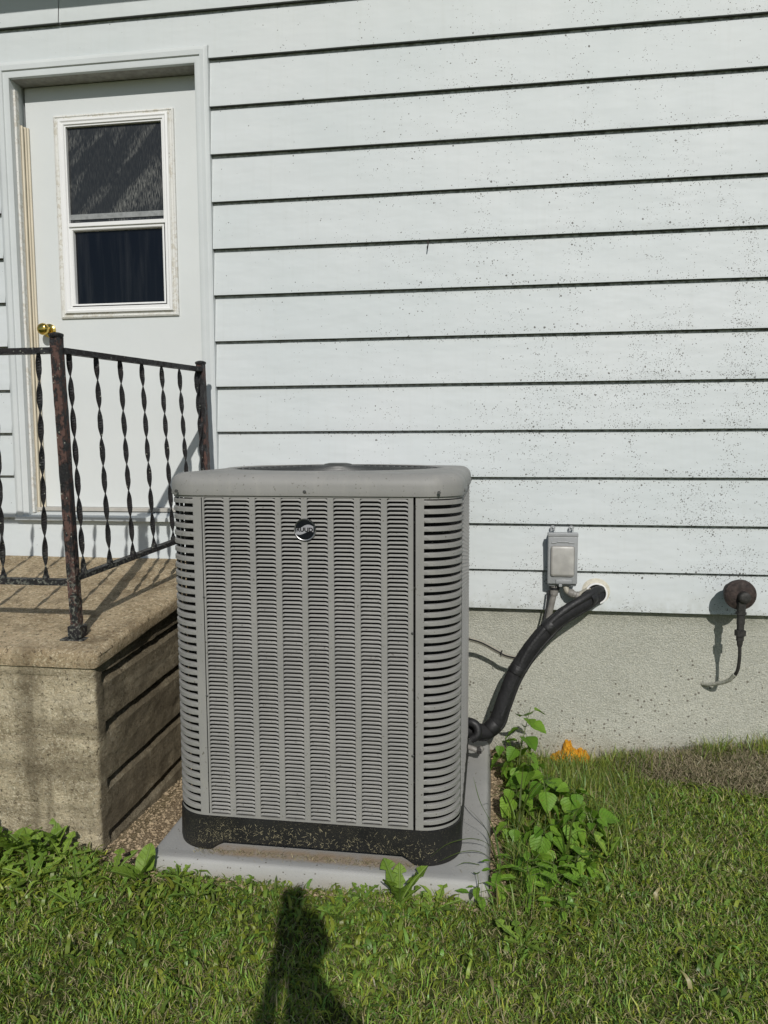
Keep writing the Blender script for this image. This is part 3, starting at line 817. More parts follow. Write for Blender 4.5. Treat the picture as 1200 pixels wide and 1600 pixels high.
# top cap
m = MB(); r = .040; zc0 = 1.302; zt = 1.3745; rings = []
for off, z in ((.0, zc0), (.0065, zc0), (.0075, zc0+.003), (.0065, zc0+.020)): rings.append([(x, y, z) for x, y in rsq(off)])
for a in range(0, 91, 15):
    t = math.radians(a); rings.append([(x, y, zt-r+r*math.sin(t)) for x, y in rsq(.0065-r+r*math.cos(t))])
RO = .405
rings.append([(x, y, zt+.001) for x, y in rsq(-.06)])
def circ(R_, z):
    out = []
    for x, y in rsq(0): a = math.atan2(y-cy, x-cx); out.append((cx+R_*math.cos(a), cy+R_*math.sin(a), z))
    return out
rings += [circ(RO+.035, zt+.002), circ(RO+.018, zt+.006), circ(RO+.006, zt+.006), circ(RO, zt), circ(RO-.005, zt-.05), circ(RO-.004, zt-.12)]
loft(m, rings); cap = m.build('top_cap', MAT['grey'], ac, smooth=50)
for x, y, nx, ny in [(-.60, Y0, 0, -1), (-.165, Y0, 0, -1), (-1.04, Y0+.006, 0, -1), (X1, -1.02, 1, 0), (X1, -.70, 1, 0), (X1, -.27, 1, 0)]:
    MB().lathe((x+nx*.004, y+ny*.004, 1.316), (nx, ny, 0), [(0, .0055), (.004, .0058), (.006, .004)], 8).build('screw', MAT['screw'], cap)
for x, z in [(-.952, .96), (-.250, .86), (-.951, .62), (-.249, .45)]:
    MB().lathe((x, Y0+.001, z), (0, -1, 0), [(0, .0045), (.003, .0045), (.004, .003)], 8).build('screw', MAT['screw'], ac)
# fan grille
m = MB(); zg = zt+.001
for i in range(14):
    R_ = .075+.0243*i; n = 56
    m.tube([(cx+R_*math.cos(2*math.pi*j/n), cy+R_*math.sin(2*math.pi*j/n), zg+.010*(1-(R_/RO)**2)) for j in range(n+1)], .0021, 5, False)
for i in range(12):
    a = 2*math.pi*i/12+.1; m.tube([(cx+q*math.cos(a), cy+q*math.sin(a), zg-.003+.010*(1-(q/RO)**2)) for q in np.linspace(.06, RO, 6)], .0028, 5, False)
m.build('fan_grille', MAT['gridw'], ac, smooth=60)
MB().lathe((cx, cy, zg), (0, 0, 1), [(0, .115), (.006, .115), (.010, .10), (.012, .06), (.018, .052), (.021, .035), (.0215, .005)], 28).build('grille_hub', MAT['gridw'], ac, smooth=50)
m = MB()
for b_ in range(3):
    a0 = 2*math.pi*b_/3; P = []
    for q in np.linspace(.06, .385, 8):
        P.append([(cx+q*math.cos(a0+t), cy+q*math.sin(a0+t), 1.21+.10*(t/1.0)) for t in np.linspace(0, 1.0, 7)])
    m.grid(P)
m.lathe((cx, cy, 1.19), (0, 0, 1), [(0, .07), (.14, .07)], 16)
m.build('fan_blades', MAT['gridw'], ac, smooth=50)
# badge
bx_, bz_ = -.6000, 1.193; by = Y0-.0075
badge = MB().lathe((bx_, by+.006, bz_), (0, -1, 0), [(0, .0365), (.006, .0365), (.0085, .0345), (.0075, .0325)], 40).build('badge', MAT['chrome'], ac, smooth=40)
MB().lathe((bx_, by-.0016, bz_), (0, -1, 0), [(0, .0325), (.0006, .0325)], 40).build('badge_face', MAT['badge'], badge)
P = []
for i in range(15):
    t = -1+2*i/14; x = bx_+t*.029; c_ = .006*math.sin(t*2.6+.3); h = .0125*(1-.25*abs(t)); P.append([(x, by-.0028, bz_+c_-h), (x, by-.0028, bz_+c_+h)])
MB().grid([p[::1] for p in P]).build('badge_swoosh', MAT['swoosh'], badge)
cu = bpy.data.curves.new('ruud', 'FONT'); cu.body = 'RUUD'; cu.size = .0178; cu.align_x = 'CENTER'; cu.align_y = 'CENTER'; cu.extrude = .0004; cu.offset = .0006; cu.space_character = 1.02
to = bpy.data.objects.new('tmp', cu); C.objects.link(to); bpy.context.view_layer.update()
tme = bpy.data.meshes.new_from_object(to.evaluated_get(bpy.context.evaluated_depsgraph_get())); bpy.data.objects.remove(to)
tme.materials.clear(); tme.materials.append(MAT['black'])
lt = bpy.data.objects.new('badge_lettering', tme); C.objects.link(lt); lt.parent = badge
lt.matrix_parent_inverse = Matrix.Identity(4); lt.rotation_euler = (math.pi/2, 0, 0); lt.scale = (1.12, 1, 1)
lt.location = Vector((bx_, by-.0034, bz_))-origin_of(badge)

# ------------------------------------------------------------------ disconnect box
bxo = thing('disconnect_box', 'grey electrical disconnect box mounted on the white siding by the line set', 'electrical box', (.318, -.02, .95))
MB().bev(.258, .382, -.078, -.014, .822, 1.062, .005).build('box_body', MAT['box'], bxo, smooth=40)
m = MB().bev(.253, .3845, -.092, -.072, .834, 1.052, .005, 3); cov = m.build('cover', MAT['box'], bxo, smooth=40)
MB().bev(.2515, .386, -.094, -.060, 1.050, 1.068, .004, 3).build('hood', MAT['box'], bxo, smooth=40)
MB().bev(.266, .370, -.1045, -.090, .872, 1.010, .011, 4).build('raised_panel', MAT['boxwin'], cov, smooth=60)
MB().bev(.289, .362, -.0965, -.090, .836, .858, .005, 2).build('latch_tab', MAT['box'], cov, smooth=40)
for a, b in ((.268, .292), (.292, .343), (.343, .370)):
    MB().bev(a, b-.001, -.0955, -.091, 1.020 if a != .292 else 1.024, 1.026 if a != .292 else 1.030, .0015).build('hinge', MAT['box'], cov)
MB().bev(.303, .318, -.100, -.088, .823, .835, .002).build('hasp', MAT['box'], cov)
# embossed mark on the panel, unreadable wear
for x in (.272, .355):
    m = MB(); n = 14; c_ = (x+.006, 1.083)
    o1 = [(c_[0]+.012*math.cos(t), c_[1]+.012*math.sin(t)) for t in np.linspace(-.6, math.pi+.6, n)]; o1 = [(c_[0]+.0115, 1.064)]+o1+[(c_[0]-.0115, 1.064)]
    i1 = [(c_[0]+.0055*math.cos(t), c_[1]+.0055*math.sin(t)) for t in np.linspace(-math.pi/2, 3*math.pi/2, len(o1))]
    m.grid([[(px, y, pz) for px, pz in o1] for y in (-.018, -.024)]); m.grid([[(px, -.024, pz) for px, pz in o1], [(px, -.024, pz) for px, pz in i1]]); m.grid([[(px, -.024, pz) for px, pz in i1], [(px, -.018, pz) for px, pz in i1]])
    m.build('mounting_ear', MAT['box'], bxo)
# conduit and flexible whip from the box
cd = thing('electrical_conduit', 'grey flexible conduit hanging from the disconnect box behind the black tube', 'conduit', (.29, -.05, .82))
pth = spline([(.287, -.055, .826), (.285, -.060, .785), (.275, -.060, .73), (.264, -.060, .675), (.262, -.075, .66)], 10)
MB().tube(pth, [.019]*12+[.014]*(len(pth)-12), 10).build('whip', MAT['conduit'], cd, smooth=60)
MB().lathe((.287, -.055, .83), (0, 0, -1), [(0, .020), (.015, .020), (.017, .023), (.028, .023)], 12).build('connector', MAT['tape'], cd, smooth=40)
m = MB(); pth = spline([(.335, -.055, .825), (.345, -.065, .797), (.375, -.070, .782), (.405, -.06, .785), (.43, -.035, .792), (.46, .01, .80)], 10)
m.tube(pth, [.0125+.0018*(i % 2) for i in range(len(pth))], 12).build('ribbed_elbow', MAT['cable'], cd, smooth=60)
MB().lathe((.348, -.068, .795), (1, -.1, -.35), [(0, .015), (.01, .019), (.022, .019), (.024, .015), (.036, .015), (.038, .018), (.048, .018)], 12).build('elbow_fitting', MAT['conduit'], cd, smooth=30)
m = MB().tube([(p.x, p.y, p.z) for p in spline([(.262, -.06, .80), (.252, -.07, .72), (.235, -.09, .64)], 6)], .0045, 8).build('ground_wire', MAT['tape'], cd, smooth=60)

# wall sleeve
sl_ = thing('wall_sleeve', 'round white pipe sleeve sealed with caulk where the black tube enters the siding', 'pipe sleeve', (.475, -.01, .778))
sc0 = Vector((.478, -.004, .782))
MB().lathe(sc0, (0, -1, 0), [(-.008, .066), (.004, .068), (.011, .060), (.013, .052)], 32).build('caulk_ring', MAT['caulk'], sl_, smooth=50)
m = MB(); n = 32
prf = [(.006, .050), (.030, .050), (.031, .0465), (.030, .043), (-.02, .042)]
m.grid([[tuple(sc0+Vector((rr*math.cos(2*math.pi*k_/n), -d, rr*math.sin(2*math.pi*k_/n)))) for k_ in range(n+1)] for d, rr in prf]); m.build('sleeve_pipe', MAT['vinyl'], sl_, smooth=40)
MB().lathe(sc0+Vector((0, -.014, 0)), (0, -1, 0), [(0, .042), (.001, .042)], 24).build('sleeve_plug', MAT['dark'], sl_)

# line set
ls = thing('refrigerant_line', 'thick black foam insulated refrigerant line curving from the wall sleeve to the air conditioner', 'pipe', (.0, -.25, .2))
ctrl = [(.492, -.005, .772), (.462, -.055, .775), (.415, -.105, .757), (.32, -.15, .706), (.245, -.168, .640), (.188, -.180, .572), (.140, -.190, .500), (.099, -.205, .425), (.060, -.222, .318), (.030, -.235, .235), (-.004, -.245, .196), (-.05, -.25, .19), (-.11, -.25, .20)]
p1 = spline(ctrl, 8)
MB().tube(p1, [.034+.002*nz(i*.7, 0, 0) for i in range(len(p1))], 16).build('insulation', MAT['tube'], ls, smooth=70)
p2 = spline([(x+.012, y-.012, z+.030 if i < 7 else z+.012) for i, (x, y, z) in enumerate(ctrl[:10])]+[(.012, -.24, .200)], 8)
MB().tube(p2, [.0185+.0015*nz(i*.5, 3, 0) for i in range(len(p2))], 12).build('control_cable', MAT['tape'], ls, smooth=70)
p3 = spline([(x+.026*(1 if i > 3 else .4), y-.004, z-(.026 if i > 3 else .034)) for i, (x, y, z) in enumerate(ctrl[:10])]+[(-.01, -.25, .158), (-.06, -.24, .150), (-.11, -.24, .165)], 8)
MB().tube(p3, .0075, 8).build('liquid_line', MAT['tape'], ls, smooth=70)
for i in (12, 30, 52, 76):
    i = min(i, len(p1)-3); a, b = p1[i], p1[i+2]
    c_ = (a+b)/2+Vector((.004, -.004, .008))
    d = (b-a).normalized()
    MB().lathe(c_-d*.018, d, [(0, .0352), (.006, .0366), (.030, .0364), (.036, .0352)], 16).build('tape_wrap', MAT['tape'], ls, smooth=50)
wh = thing('power_whip', 'thin tan cable looping from the air conditioner up to the black tube', 'cable', (0, -.2, .56))
pw = spline([(-.10, -.16, .585), (-.04, -.13, .560), (.03, -.12, .522), (.075, -.13, .503), (.15, -.15, .500), (.19, -.17, .53)], 8)
MB().tube(pw, .0095, 8).build('cable_run', MAT['cable'], wh, smooth=60)
MB().tube([(p.x+.001, p.y-.012, p.z+.004) for p in pw], .003, 6).build('control_wire', MAT['tape'], wh, smooth=60)
MB().tube(spline([(.048, -.135, .50), (.046, -.15, .518), (.052, -.14, .532), (.049, -.13, .512)], 5), .0022, 5).build('cable_tie', MAT['tape'], wh)
# black wiring bundle at the service valves
sv_ = thing('service_valve', 'black service valves and lower pipe at the rear foot of the air conditioner', 'valve', (-.07, -.3, .2))
MB().tube(spline([(-.12, -.28, .235), (-.085, -.30, .250), (-.055, -.31, .235), (-.052, -.32, .20), (-.08, -.32, .18)], 6), .019, 10).build('valve_body', MAT['tape'], sv_, smooth=60)
MB().tube(spline([(-.12, -.32, .150), (-.075, -.335, .145), (-.045, -.335, .135), (-.03, -.33, .150)], 6), .0115, 10).build('copper_stub', MAT['conduit'], sv_, smooth=60)
MB().lathe((-.056, -.335, .137), (1, 0, 0), [(0, .014), (.012, .016), (.022, .014)], 6).build('flare_nut', MAT['oldpipe'], sv_)

# ------------------------------------------------------------------ vent / regulator on the wall
vt = thing('vent_cap', 'rusty round vent cap with a thin pipe bending back to the foundation, at the right', 'vent', (1.065, -.02, .81))
vc = Vector((1.066, -.144, .815))
MB().lathe(vc, (0, 1, 0), [(-.004, .060), (.0, .0655), (.012, .0665), (.020, .062), (.045, .058), (.050, .045)], 36).build('cap_disc', MAT['rust'], vt, smooth=40)
MB().lathe(vc+Vector((0, -.004, 0)), (0, -1, 0), [(-.001, .058), (.004, .050), (.007, .030)], 28).build('cap_face', MAT['rust'], vt, smooth=50)
MB().lathe(vc+Vector((.008, -.008, -.006)), (0, -1, 0), [(0, .026), (.028, .024), (.032, .020), (.033, .010)], 20).build('hub_plug', MAT['oldpipe'], vt, smooth=40)
MB().lathe((1.062, -.094, .815), (0, 1, 0), [(0, .028), (.094, .026)], 16).build('neck_pipe', MAT['rust'], vt, smooth=50)
#MB().lathe((1.030, -.018, .856), (0, -1, 0), [(-.002, .020), (.001, .017), (.003, .009)], 11).build('caulk_blob', MAT['caulk'], vt, smooth=60)
pc = Vector((1.066, -.158, .79))
MB().lathe(pc, (0, 0, -1), [(0, .018), (.045, .018), (.046, .022), (.056, .022), (.057, .0165), (.10, .0165), (.101, .0145), (.125, .0145), (.126, .023), (.150, .023), (.151, .0155), (.172, .0155), (.174, .0125), (.190, .0115), (.200, .008)], 6).build('fitting_stack', MAT['oldpipe'], vt, smooth=20)
MB().tube(spline([(1.066, -.158, .60), (1.068, -.156, .54), (1.063, -.145, .475), (1.045, -.105, .425), (1.015, -.055, .392), (.985, -.012, .372), (.972, .01, .366)], 9), .0072, 10).build('thin_pipe', MAT['oldpipe'], vt, smooth=60)
MB().tube([p+Vector((.0012*nz(*(p*60)), 0, .0015*nz(*(p*70)))) for p in spline([(1.058, -.138, .462), (1.045, -.105, .425), (1.015, -.055, .392), (.985, -.012, .372), (.972, .01, .366)], 9)], [.0082, .0092]*18+[.0092], 9).build('mortar_coat', MAT['found'], vt, smooth=60)
m = MB(); bm = bmesh.new(); bmesh.ops.create_icosphere(bm, subdivisions=3, radius=1)
for v in bm.verts: v.co = Vector((.978+v.co.x*.017, .012+v.co.y*.012, .368+v.co.z*.013))*(1)+v.co*.006*nz(*(v.co*3))
m.frombm(bm).build('mortar_patch', MAT['found'], vt, smooth=60)

# ------------------------------------------------------------------ orange foam
m = MB()
random.seed(3)
def foam_h(x):   # height of the ragged top edge
    return np.interp(x, [.285, .30, .335, .350, .358, .380, .392, .405, .430, .450, .470, .478], [-.03, -.005, .010, .045, .066, .062, .034, .022, .030, .022, -.005, -.03])
P = []
nx_, nzv = 96, 46
for j in range(nzv+1):
    row = []
    for i in range(nx_+1):
        x = .285+.193*i/nx_; h = float(foam_h(x))+.010*nz(x, 0, 1, 60)+.006*nz(x, 0, 2, 160); t = j/nzv; z = -.055+(h+.055)*t
        e = min(1, min(i, nx_-i)/10)**.5*(1-t**5)**.5
        ridge = 1-abs(mn.noise(Vector((x*55+z*20, z*75, 5))))*2; r2 = 1-abs(mn.noise(Vector((x*130, z*160, 9))))*2
        yo = .014-.036*e*(.75+.25*math.cos((x-.37)*14))-e*(.012*ridge+.006*r2)
        row.append((x+.006*nz(x, z, 3, 70), yo, z+.004*nz(x, z, 7, 90)*e))
    P.append(row)
m.grid(P)
o = m.build('spray_foam', MAT['foam'], None, smooth=25)
tag(o, 'lumpy orange expanding foam patch at the bottom of the foundation wall', 'foam')

# ------------------------------------------------------------------ grass, thatch and debris (numpy blades)
def blades(name, px, py, h, wd, lean, az, tint, mat, z=None, seg=2, curl=.6, kind='stuff', label=None, cat=None, parent=None):
    n = len(px); z = np.array([gz(a, b) for a, b in zip(px, py)]) if z is None else z
    ca, sa = np.cos(az), np.sin(az); face = az+np.pi/2+RNG.uniform(-.9, .9, n); fx_, fy_ = np.cos(face), np.sin(face)
    vs = []; wprof = [1, .85, 0] if seg == 2 else [1, .95, .7, 0]
    ts = [0, .5, 1] if seg == 2 else [0, .33, .7, 1]
    for t, wp in zip(ts, wprof):
        ang = lean*(1-curl+curl*t*1.6)
        r = h*t*np.sin(ang); zz = h*t*np.cos(np.minimum(ang, 1.75))
        bx, by_, bz = px+ca*r, py+sa*r, z+zz-.004*(t == 0)
        if wp > 0:
            vs.append(np.stack([bx-fx_*wd*wp/2, by_-fy_*wd*wp/2, bz], 1)); vs.append(np.stack([bx+fx_*wd*wp/2, by_+fy_*wd*wp/2, bz], 1))
        else: vs.append(np.stack([bx, by_, bz], 1))
    V = np.stack(vs, 1); K = V.shape[1]; V = V.reshape(-1, 3)
    faces = []; idx = np.arange(n)*K
    nl = (len(ts)-2)
    quads = [np.stack([idx+2*i, idx+2*i+1, idx+2*i+3, idx+2*i+2], 1) for i in range(nl)]
    tri = np.stack([idx+2*nl, idx+2*nl+1, idx+2*nl+2], 1)
    loops = np.concatenate([q.reshape(-1) for q in quads]+[tri.reshape(-1)]); nq = nl*n
    starts = np.concatenate([np.arange(nq)*4, nq*4+np.arange(n)*3]); tot = np.concatenate([np.full(nq, 4), np.full(n, 3)])
    me = bpy.data.meshes.new(name); me.vertices.add(len(V)); me.vertices.foreach_set('co', V.astype(np.float32).reshape(-1))
    me.loops.add(len(loops)); me.loops.foreach_set('vertex_index', loops.astype(np.int32))
    me.polygons.add(len(starts)); me.polygons.foreach_set('loop_start', starts.astype(np.int32)); me.polygons.foreach_set('loop_total', tot.astype(np.int32))
    me.update(calc_edges=True); me.polygons.foreach_set('use_smooth', np.ones(len(starts), bool))
    c = np.repeat(np.concatenate([tint, np.ones((n, 1))], 1), K, 0).astype(np.float32)
    a = me.color_attributes.new('tint', 'FLOAT_COLOR', 'POINT'); a.data.foreach_set('color', c.reshape(-1))
    me.materials.append(mat); o = bpy.data.objects.new(name, me); C.objects.link(o)
    if parent is not None:
        o.parent = parent; o.matrix_parent_inverse = Matrix.Translation(-origin_of(parent))
    if kind: o['kind'] = kind
    if label: tag(o, label, cat)
    return o
def lownoise(x, y, s, k=0): return np.array([mn.noise(Vector((a*s, b*s, k))) for a, b in zip(x, y)])
def tints(n, green, var, straw_frac, patch):
    g = np.array(green)[None]*(1+RNG.normal(0, var, (n, 1)))
    hue = RNG.uniform(-1, 1, (n, 1)); g = g*np.concatenate([1+.28*hue, np.ones((n, 1)), 1-.2*hue], 1)
    g = g*(1+.35*patch[:, None])
    s_ = RNG.random(n) < straw_frac*(1+1.5*patch)
    g[s_] = np.array((.42, .36, .18))*(1+RNG.normal(0, .2, (s_.sum(), 1)))
    return np.clip(g, .004, .7)
def lawn_ok(x, y):
    ok = (y < -.02) & ~((x < -1.34) & (y > -1.125)) & ~((x > -1.35) & (x < .07) & (y > -1.222))
    ok &= ~((x > .28) & (x < .48) & (y > -.06))
    # sparse at pad front edge
    return ok
def bare(x, y):
    return np.clip(sum(np.exp(-(((x-a)/r)**2+((y-b)/(r*.7))**2)) for a, b, r in ((-.72, -1.42, .04), (.02, -1.36, .05), (-1.15, -1.40, .05), (.62, -.62, .06), (-.12, -1.62, .04), (.9, -.95, .05), (-1.6, -1.55, .05))), 0, 1)
def bank(x, y):   # dead thatch weight
    b = np.clip((x-.42)/.2, 0, 1)*np.clip((y+.13+.30*np.clip((x-.55)/.6, 0, 1.4))/.10+.3, 0, 1)
    b2 = np.exp(-(((x-.42)/.10)**2+((y+.50)/.05)**2))*.8
    return np.clip(b+b2, 0, 1)
def scatter(n, x0, x1, y0, y1):
    x = RNG.uniform(x0, x1, n); y = RNG.uniform(y0, y1, n); k = lawn_ok(x, y); return x[k], y[k]
x1_, y1_ = scatter(200000, -2.5, 1.75, -2.75, 0)
nt_ = 22000; cxx = RNG.uniform(-2.5, 1.75, nt_); cyy = RNG.uniform(-2.75, 0, nt_); per = RNG.integers(5, 22, nt_); idx = np.repeat(np.arange(nt_), per)
rad = RNG.uniform(.008, .030, nt_); x2_ = cxx[idx]+RNG.normal(0, 1, len(idx))*rad[idx]; y2_ = cyy[idx]+RNG.normal(0, 1, len(idx))*rad[idx]
k = lawn_ok(x2_, y2_); x2_, y2_, idx = x2_[k], y2_[k], idx[k]
tf = RNG.normal(0, 1, nt_); taz = RNG.uniform(0, 6.283, nt_); th_ = RNG.uniform(.65, 1.45, nt_)
x = np.concatenate([x1_, x2_]); y = np.concatenate([y1_, y2_]); n1 = len(x1_)
az = np.concatenate([RNG.uniform(0, 6.283, n1), taz[idx]+RNG.normal(0, .8, len(idx))]); hf = np.concatenate([np.full(n1, .8), th_[idx]]); tn = np.concatenate([np.zeros(n1), tf[idx]])
bk = bank(x, y); dn = lownoise(x, y, 6.5, 8)
k = (RNG.random(len(x)) > np.maximum(bk*.90, .8*bare(x, y))) & (RNG.random(len(x)) < .78+.7*dn)
x, y, az, hf, tn = x[k], y[k], az[k], hf[k], tn[k]; n = len(x); pa = lownoise(x, y, 2.6)+.5*lownoise(x, y, 9, 4)
hh = RNG.uniform(.016, .040, n)*(1+.30*pa)*hf*np.where(x < -.2, 1.05, 1)
hh *= 1+.6*np.exp(-((x-.35)**2/.10+(y+.25)**2/.06))
tt = tints(n, (.285, .41, .066), .42, .13, pa*.9)*(1+.17*np.clip(tn, -2, 2))[:, None]
blades('lawn_grass', x, y, hh, RNG.uniform(.0018, .0054, n), RNG.uniform(.35, 1.55, n), az, np.clip(tt, .01, .7), MAT['blade'], label='short mown green lawn grass', cat='grass')
x, y = scatter(120000, -7, 7, -7.5, 0); k = ~((x > -2.5) & (x < 1.75) & (y > -2.75)); x, y = x[k], y[k]; n = len(x); pa = lownoise(x, y, 2.6)
blades('outer_lawn_grass', x, y, RNG.uniform(.03, .07, n), RNG.uniform(.006, .010, n), RNG.uniform(.2, 1.2, n), RNG.uniform(0, 2*np.pi, n), tints(n, (.26, .38, .06), .30, .08, pa), MAT['blade'], label='mown lawn spreading away from the house', cat='grass')
# thatch
x = RNG.uniform(.40, 1.9, 60000); y = RNG.uniform(-.75, .01, 60000); k = RNG.random(len(x)) < bank(x, y); x, y = x[k], y[k]; n = len(x)
zz = np.array([gz(a, b) for a, b in zip(x, y)])+RNG.uniform(0, .055, n)*bank(x, y)
st = np.array((.36, .305, .20))[None]*(1+RNG.normal(0, .35, (n, 1)))*np.array([[1, 1, 1]]); gk = RNG.random(n) < .12; st[gk] = (.08, .12, .03)
blades('dry_thatch', x, y, RNG.uniform(.02, .06, n), RNG.uniform(.0012, .0028, n), RNG.uniform(.8, 1.7, n), RNG.uniform(0, 2*np.pi, n), np.clip(st, .01, .6), MAT['straw'], z=zz, label='matted dry brown grass heaped along the foundation', cat='dry grass')
# straw mixed through the lawn
x, y = scatter(26000, -2.4, 1.7, -2.7, 0); n = len(x)
st = np.array((.38, .33, .18))[None]*(1+RNG.normal(0, .3, (n, 1)))
blades('dead_grass_litter', x, y, RNG.uniform(.02, .05, n), RNG.uniform(.0012, .0026, n), RNG.uniform(1.0, 1.6, n), RNG.uniform(0, 2*np.pi, n), np.clip(st, .01, .6), MAT['straw'], z=np.array([gz(a, b) for a, b in zip(x, y)])+RNG.uniform(0, .022, n), label='dead straw coloured clippings lying through the lawn', cat='clippings')
# taller fringe by foundation and around the weeds
def fringe(n, cxs, sx, cys, sy, h0, h1, name, label, lean=(.1, .9), wd=(.002, .0045), gcol=(.25, .33, .07), straw=.12, mat='blade'):
    x = RNG.normal(cxs, sx, n); y = RNG.normal(cys, sy, n); k = lawn_ok(x, y) & (y < -.012); x, y = x[k], y[k]; n = len(x); pa = lownoise(x, y, 7)
    blades(name, x, y, RNG.uniform(h0, h1, n), RNG.uniform(*wd, n), RNG.uniform(*lean, n), RNG.uniform(0, 2*np.pi, n), tints(n, gcol, .25, straw, pa), MAT[mat], seg=3, curl=.8, label=label, cat='grass')
fringe(900, .62, .10, -.05, .05, .05, .11, 'tall_grass', 'longer green grass tuft against the foundation just right of the orange foam')
fringe(420, 1.02, .05, -.05, .035, .06, .15, 'tall_grass', 'sparse long grass tuft against the foundation under the vent')
fringe(380, 1.24, .06, -.06, .04, .06, .16, 'tall_grass', 'long grass tuft rising from the dry thatch at the right edge')
fringe(3800, .32, .14, -.42, .22, .05, .13, 'tall_grass', 'longer rough grass among the weeds right of the pad')
fringe(900, .08, .05, -1.0, .14, .05, .14, 'tall_grass', 'rough grass along the right edge of the pad')
x, y = scatter(16000, -2.4, 1.6, -2.5, 0); n = len(x); cl = lownoise(x, y, 4.2, 21)+.9*np.exp(-((y+1.36)/.16)**2)*(x < -.1)+.6*np.exp(-(((x-.3)/.3)**2+((y+.8)/.35)**2))
k = RNG.random(n) < np.clip(cl*1.3+.18, .03, .95)*(1-bank(x, y)); x, y, cl = x[k], y[k], cl[k]; n = len(x)
blades('broadleaf_ground_cover', x, y, RNG.uniform(.020, .055, n), RNG.uniform(.007, .014, n), RNG.uniform(.5, 1.35, n), RNG.uniform(0, 2*np.pi, n), tints(n, (.24, .34, .055), .25, .02, lownoise(x, y, 3)), MAT['blade'], z=np.array([gz(a, b) for a, b in zip(x, y)])+RNG.uniform(0, .022, n), seg=3, curl=.9, label='low broad leaved weeds mixed through the lawn', cat='ground cover')
# clippings on base, pad and soil
def litter(n, fn, name, label, col=(.30, .26, .15)):
    P_ = [fn() for _ in range(n)]; x = np.array([p[0] for p in P_]); y = np.array([p[1] for p in P_]); z = np.array([p[2] for p in P_]); L_ = RNG.uniform(.005, .020, n)
    st = np.array(col)[None]*(1+RNG.normal(0, .35, (n, 1)))
    blades(name, x, y, L_, RNG.uniform(.0008, .0017, n), RNG.uniform(1.35, 1.55, n), RNG.uniform(0, 6.28, n), np.clip(st, .02, .7), MAT['straw'], z=z, curl=.05, label=label, cat='clippings')
def onpad():
    if random.random() < .8: return random.uniform(-1.0, -.2), -1.145-abs(random.gauss(0, .018)), .078
    return random.uniform(-1.12, -.02), random.uniform(-1.2, -.2), .078
litter(900, onpad, 'grass_clippings', 'dried grass clippings scattered on the grey pad in front of the base')
# clippings stuck to the black base
n = 520; x = -.165-.86*RNG.random(n)**.75; z = .10+RNG.random(n)*.085*RNG.random(n)**.3; az = RNG.uniform(0, 6.28, n); L_ = RNG.uniform(.003, .013, n)
vs = []; fs = []
for i in range(n):
    if x[i] < X0+.10: continue
    a = az[i]; dx, dz = math.cos(a)*L_[i]/2, math.sin(a)*L_[i]/2; nx_, nz_ = -math.sin(a)*.0005, math.cos(a)*.0005; b = len(vs); yy = Y0-.0068
    if z[i]-abs(dz) < footz(x[i], Y0)+.002: continue
    vs += [(x[i]-dx-nx_, yy, z[i]-dz-nz_), (x[i]+dx-nx_, yy-.001, z[i]+dz-nz_), (x[i]+dx+nx_, yy-.001, z[i]+dz+nz_), (x[i]-dx+nx_, yy, z[i]-dz+nz_)]; fs.append((b, b+1, b+2, b+3))
mm = MB(); mm.v = vs; mm.f = fs
o = mm.build('stuck_clippings', plain('clipping_straw', (.26, .23, .14), .9, var=.7, scale=90), None); tag(o, 'bits of dried grass stuck to the black air conditioner base', 'clippings', None, 'stuff')
# soil crumbs
m = MB(); random.seed(5)
def crumb(x, y, r):
    z = gz(x, y)+r*.4; q = [(random.gauss(0, 1), random.gauss(0, 1), random.gauss(0, .7)) for _ in range(6)]
    dirs = [(1, 0, 0), (-1, 0, 0), (0, 1, 0), (0, -1, 0), (0, 0, 1), (0, 0, -1)]
    m.add([(x+d[0]*r*(1+.3*e[0])+.3*r*e[1], y+d[1]*r*(1+.3*e[1]), z+d[2]*r*.8) for d, e in zip(dirs, q)], [(0, 2, 4), (2, 1, 4), (1, 3, 4), (3, 0, 4), (2, 0, 5), (1, 2, 5), (3, 1, 5), (0, 3, 5)])
for _ in range(5200):
    t = random.random(); r = random.uniform(.0015, .006)*(1 if random.random() < .96 else 2)
    if t < .5: crumb(random.uniform(-1.39, -1.16), random.uniform(-1.25, -.1), r)
    elif t < .8: crumb(random.uniform(.0, .13), random.uniform(-1.15, -.02), r)
    else: crumb(random.uniform(-1.25, .1), random.uniform(-1.27, -1.235), r)
for _ in range(1500): crumb(random.uniform(-2.3, -1.4), random.uniform(-1.2, -1.11), random.uniform(.0015, .006))
cr = m.build('soil_crumbs', plain('crumb_soil', (.36, .28, .18), .95, var=.55, scale=120), None); tag(cr, 'loose crumbs of tan soil and grit round the pad', 'soil', None, 'stuff')
# stones by the foundation corner behind the pad
for (x, y, r, lb) in ((.065, -.035, .024, 'rounded dark stone at the foundation behind the pad'), (.125, -.03, .020, 'pale stone nearest the weeds at the foundation')):
    bm = bmesh.new(); bmesh.ops.create_icosphere(bm, subdivisions=3, radius=1)
    for v in bm.verts: d = 1+.35*mn.noise(v.co*1.6+Vector((x*50, 0, 0))); v.co = Vector((x+v.co.x*r*d, y+v.co.y*r*d, gz(x, y)+r*.5+v.co.z*r*d*.8))
    tag(MB().frombm(bm).build('stone', MAT['conc_side'], None, smooth=50), lb, 'stone')

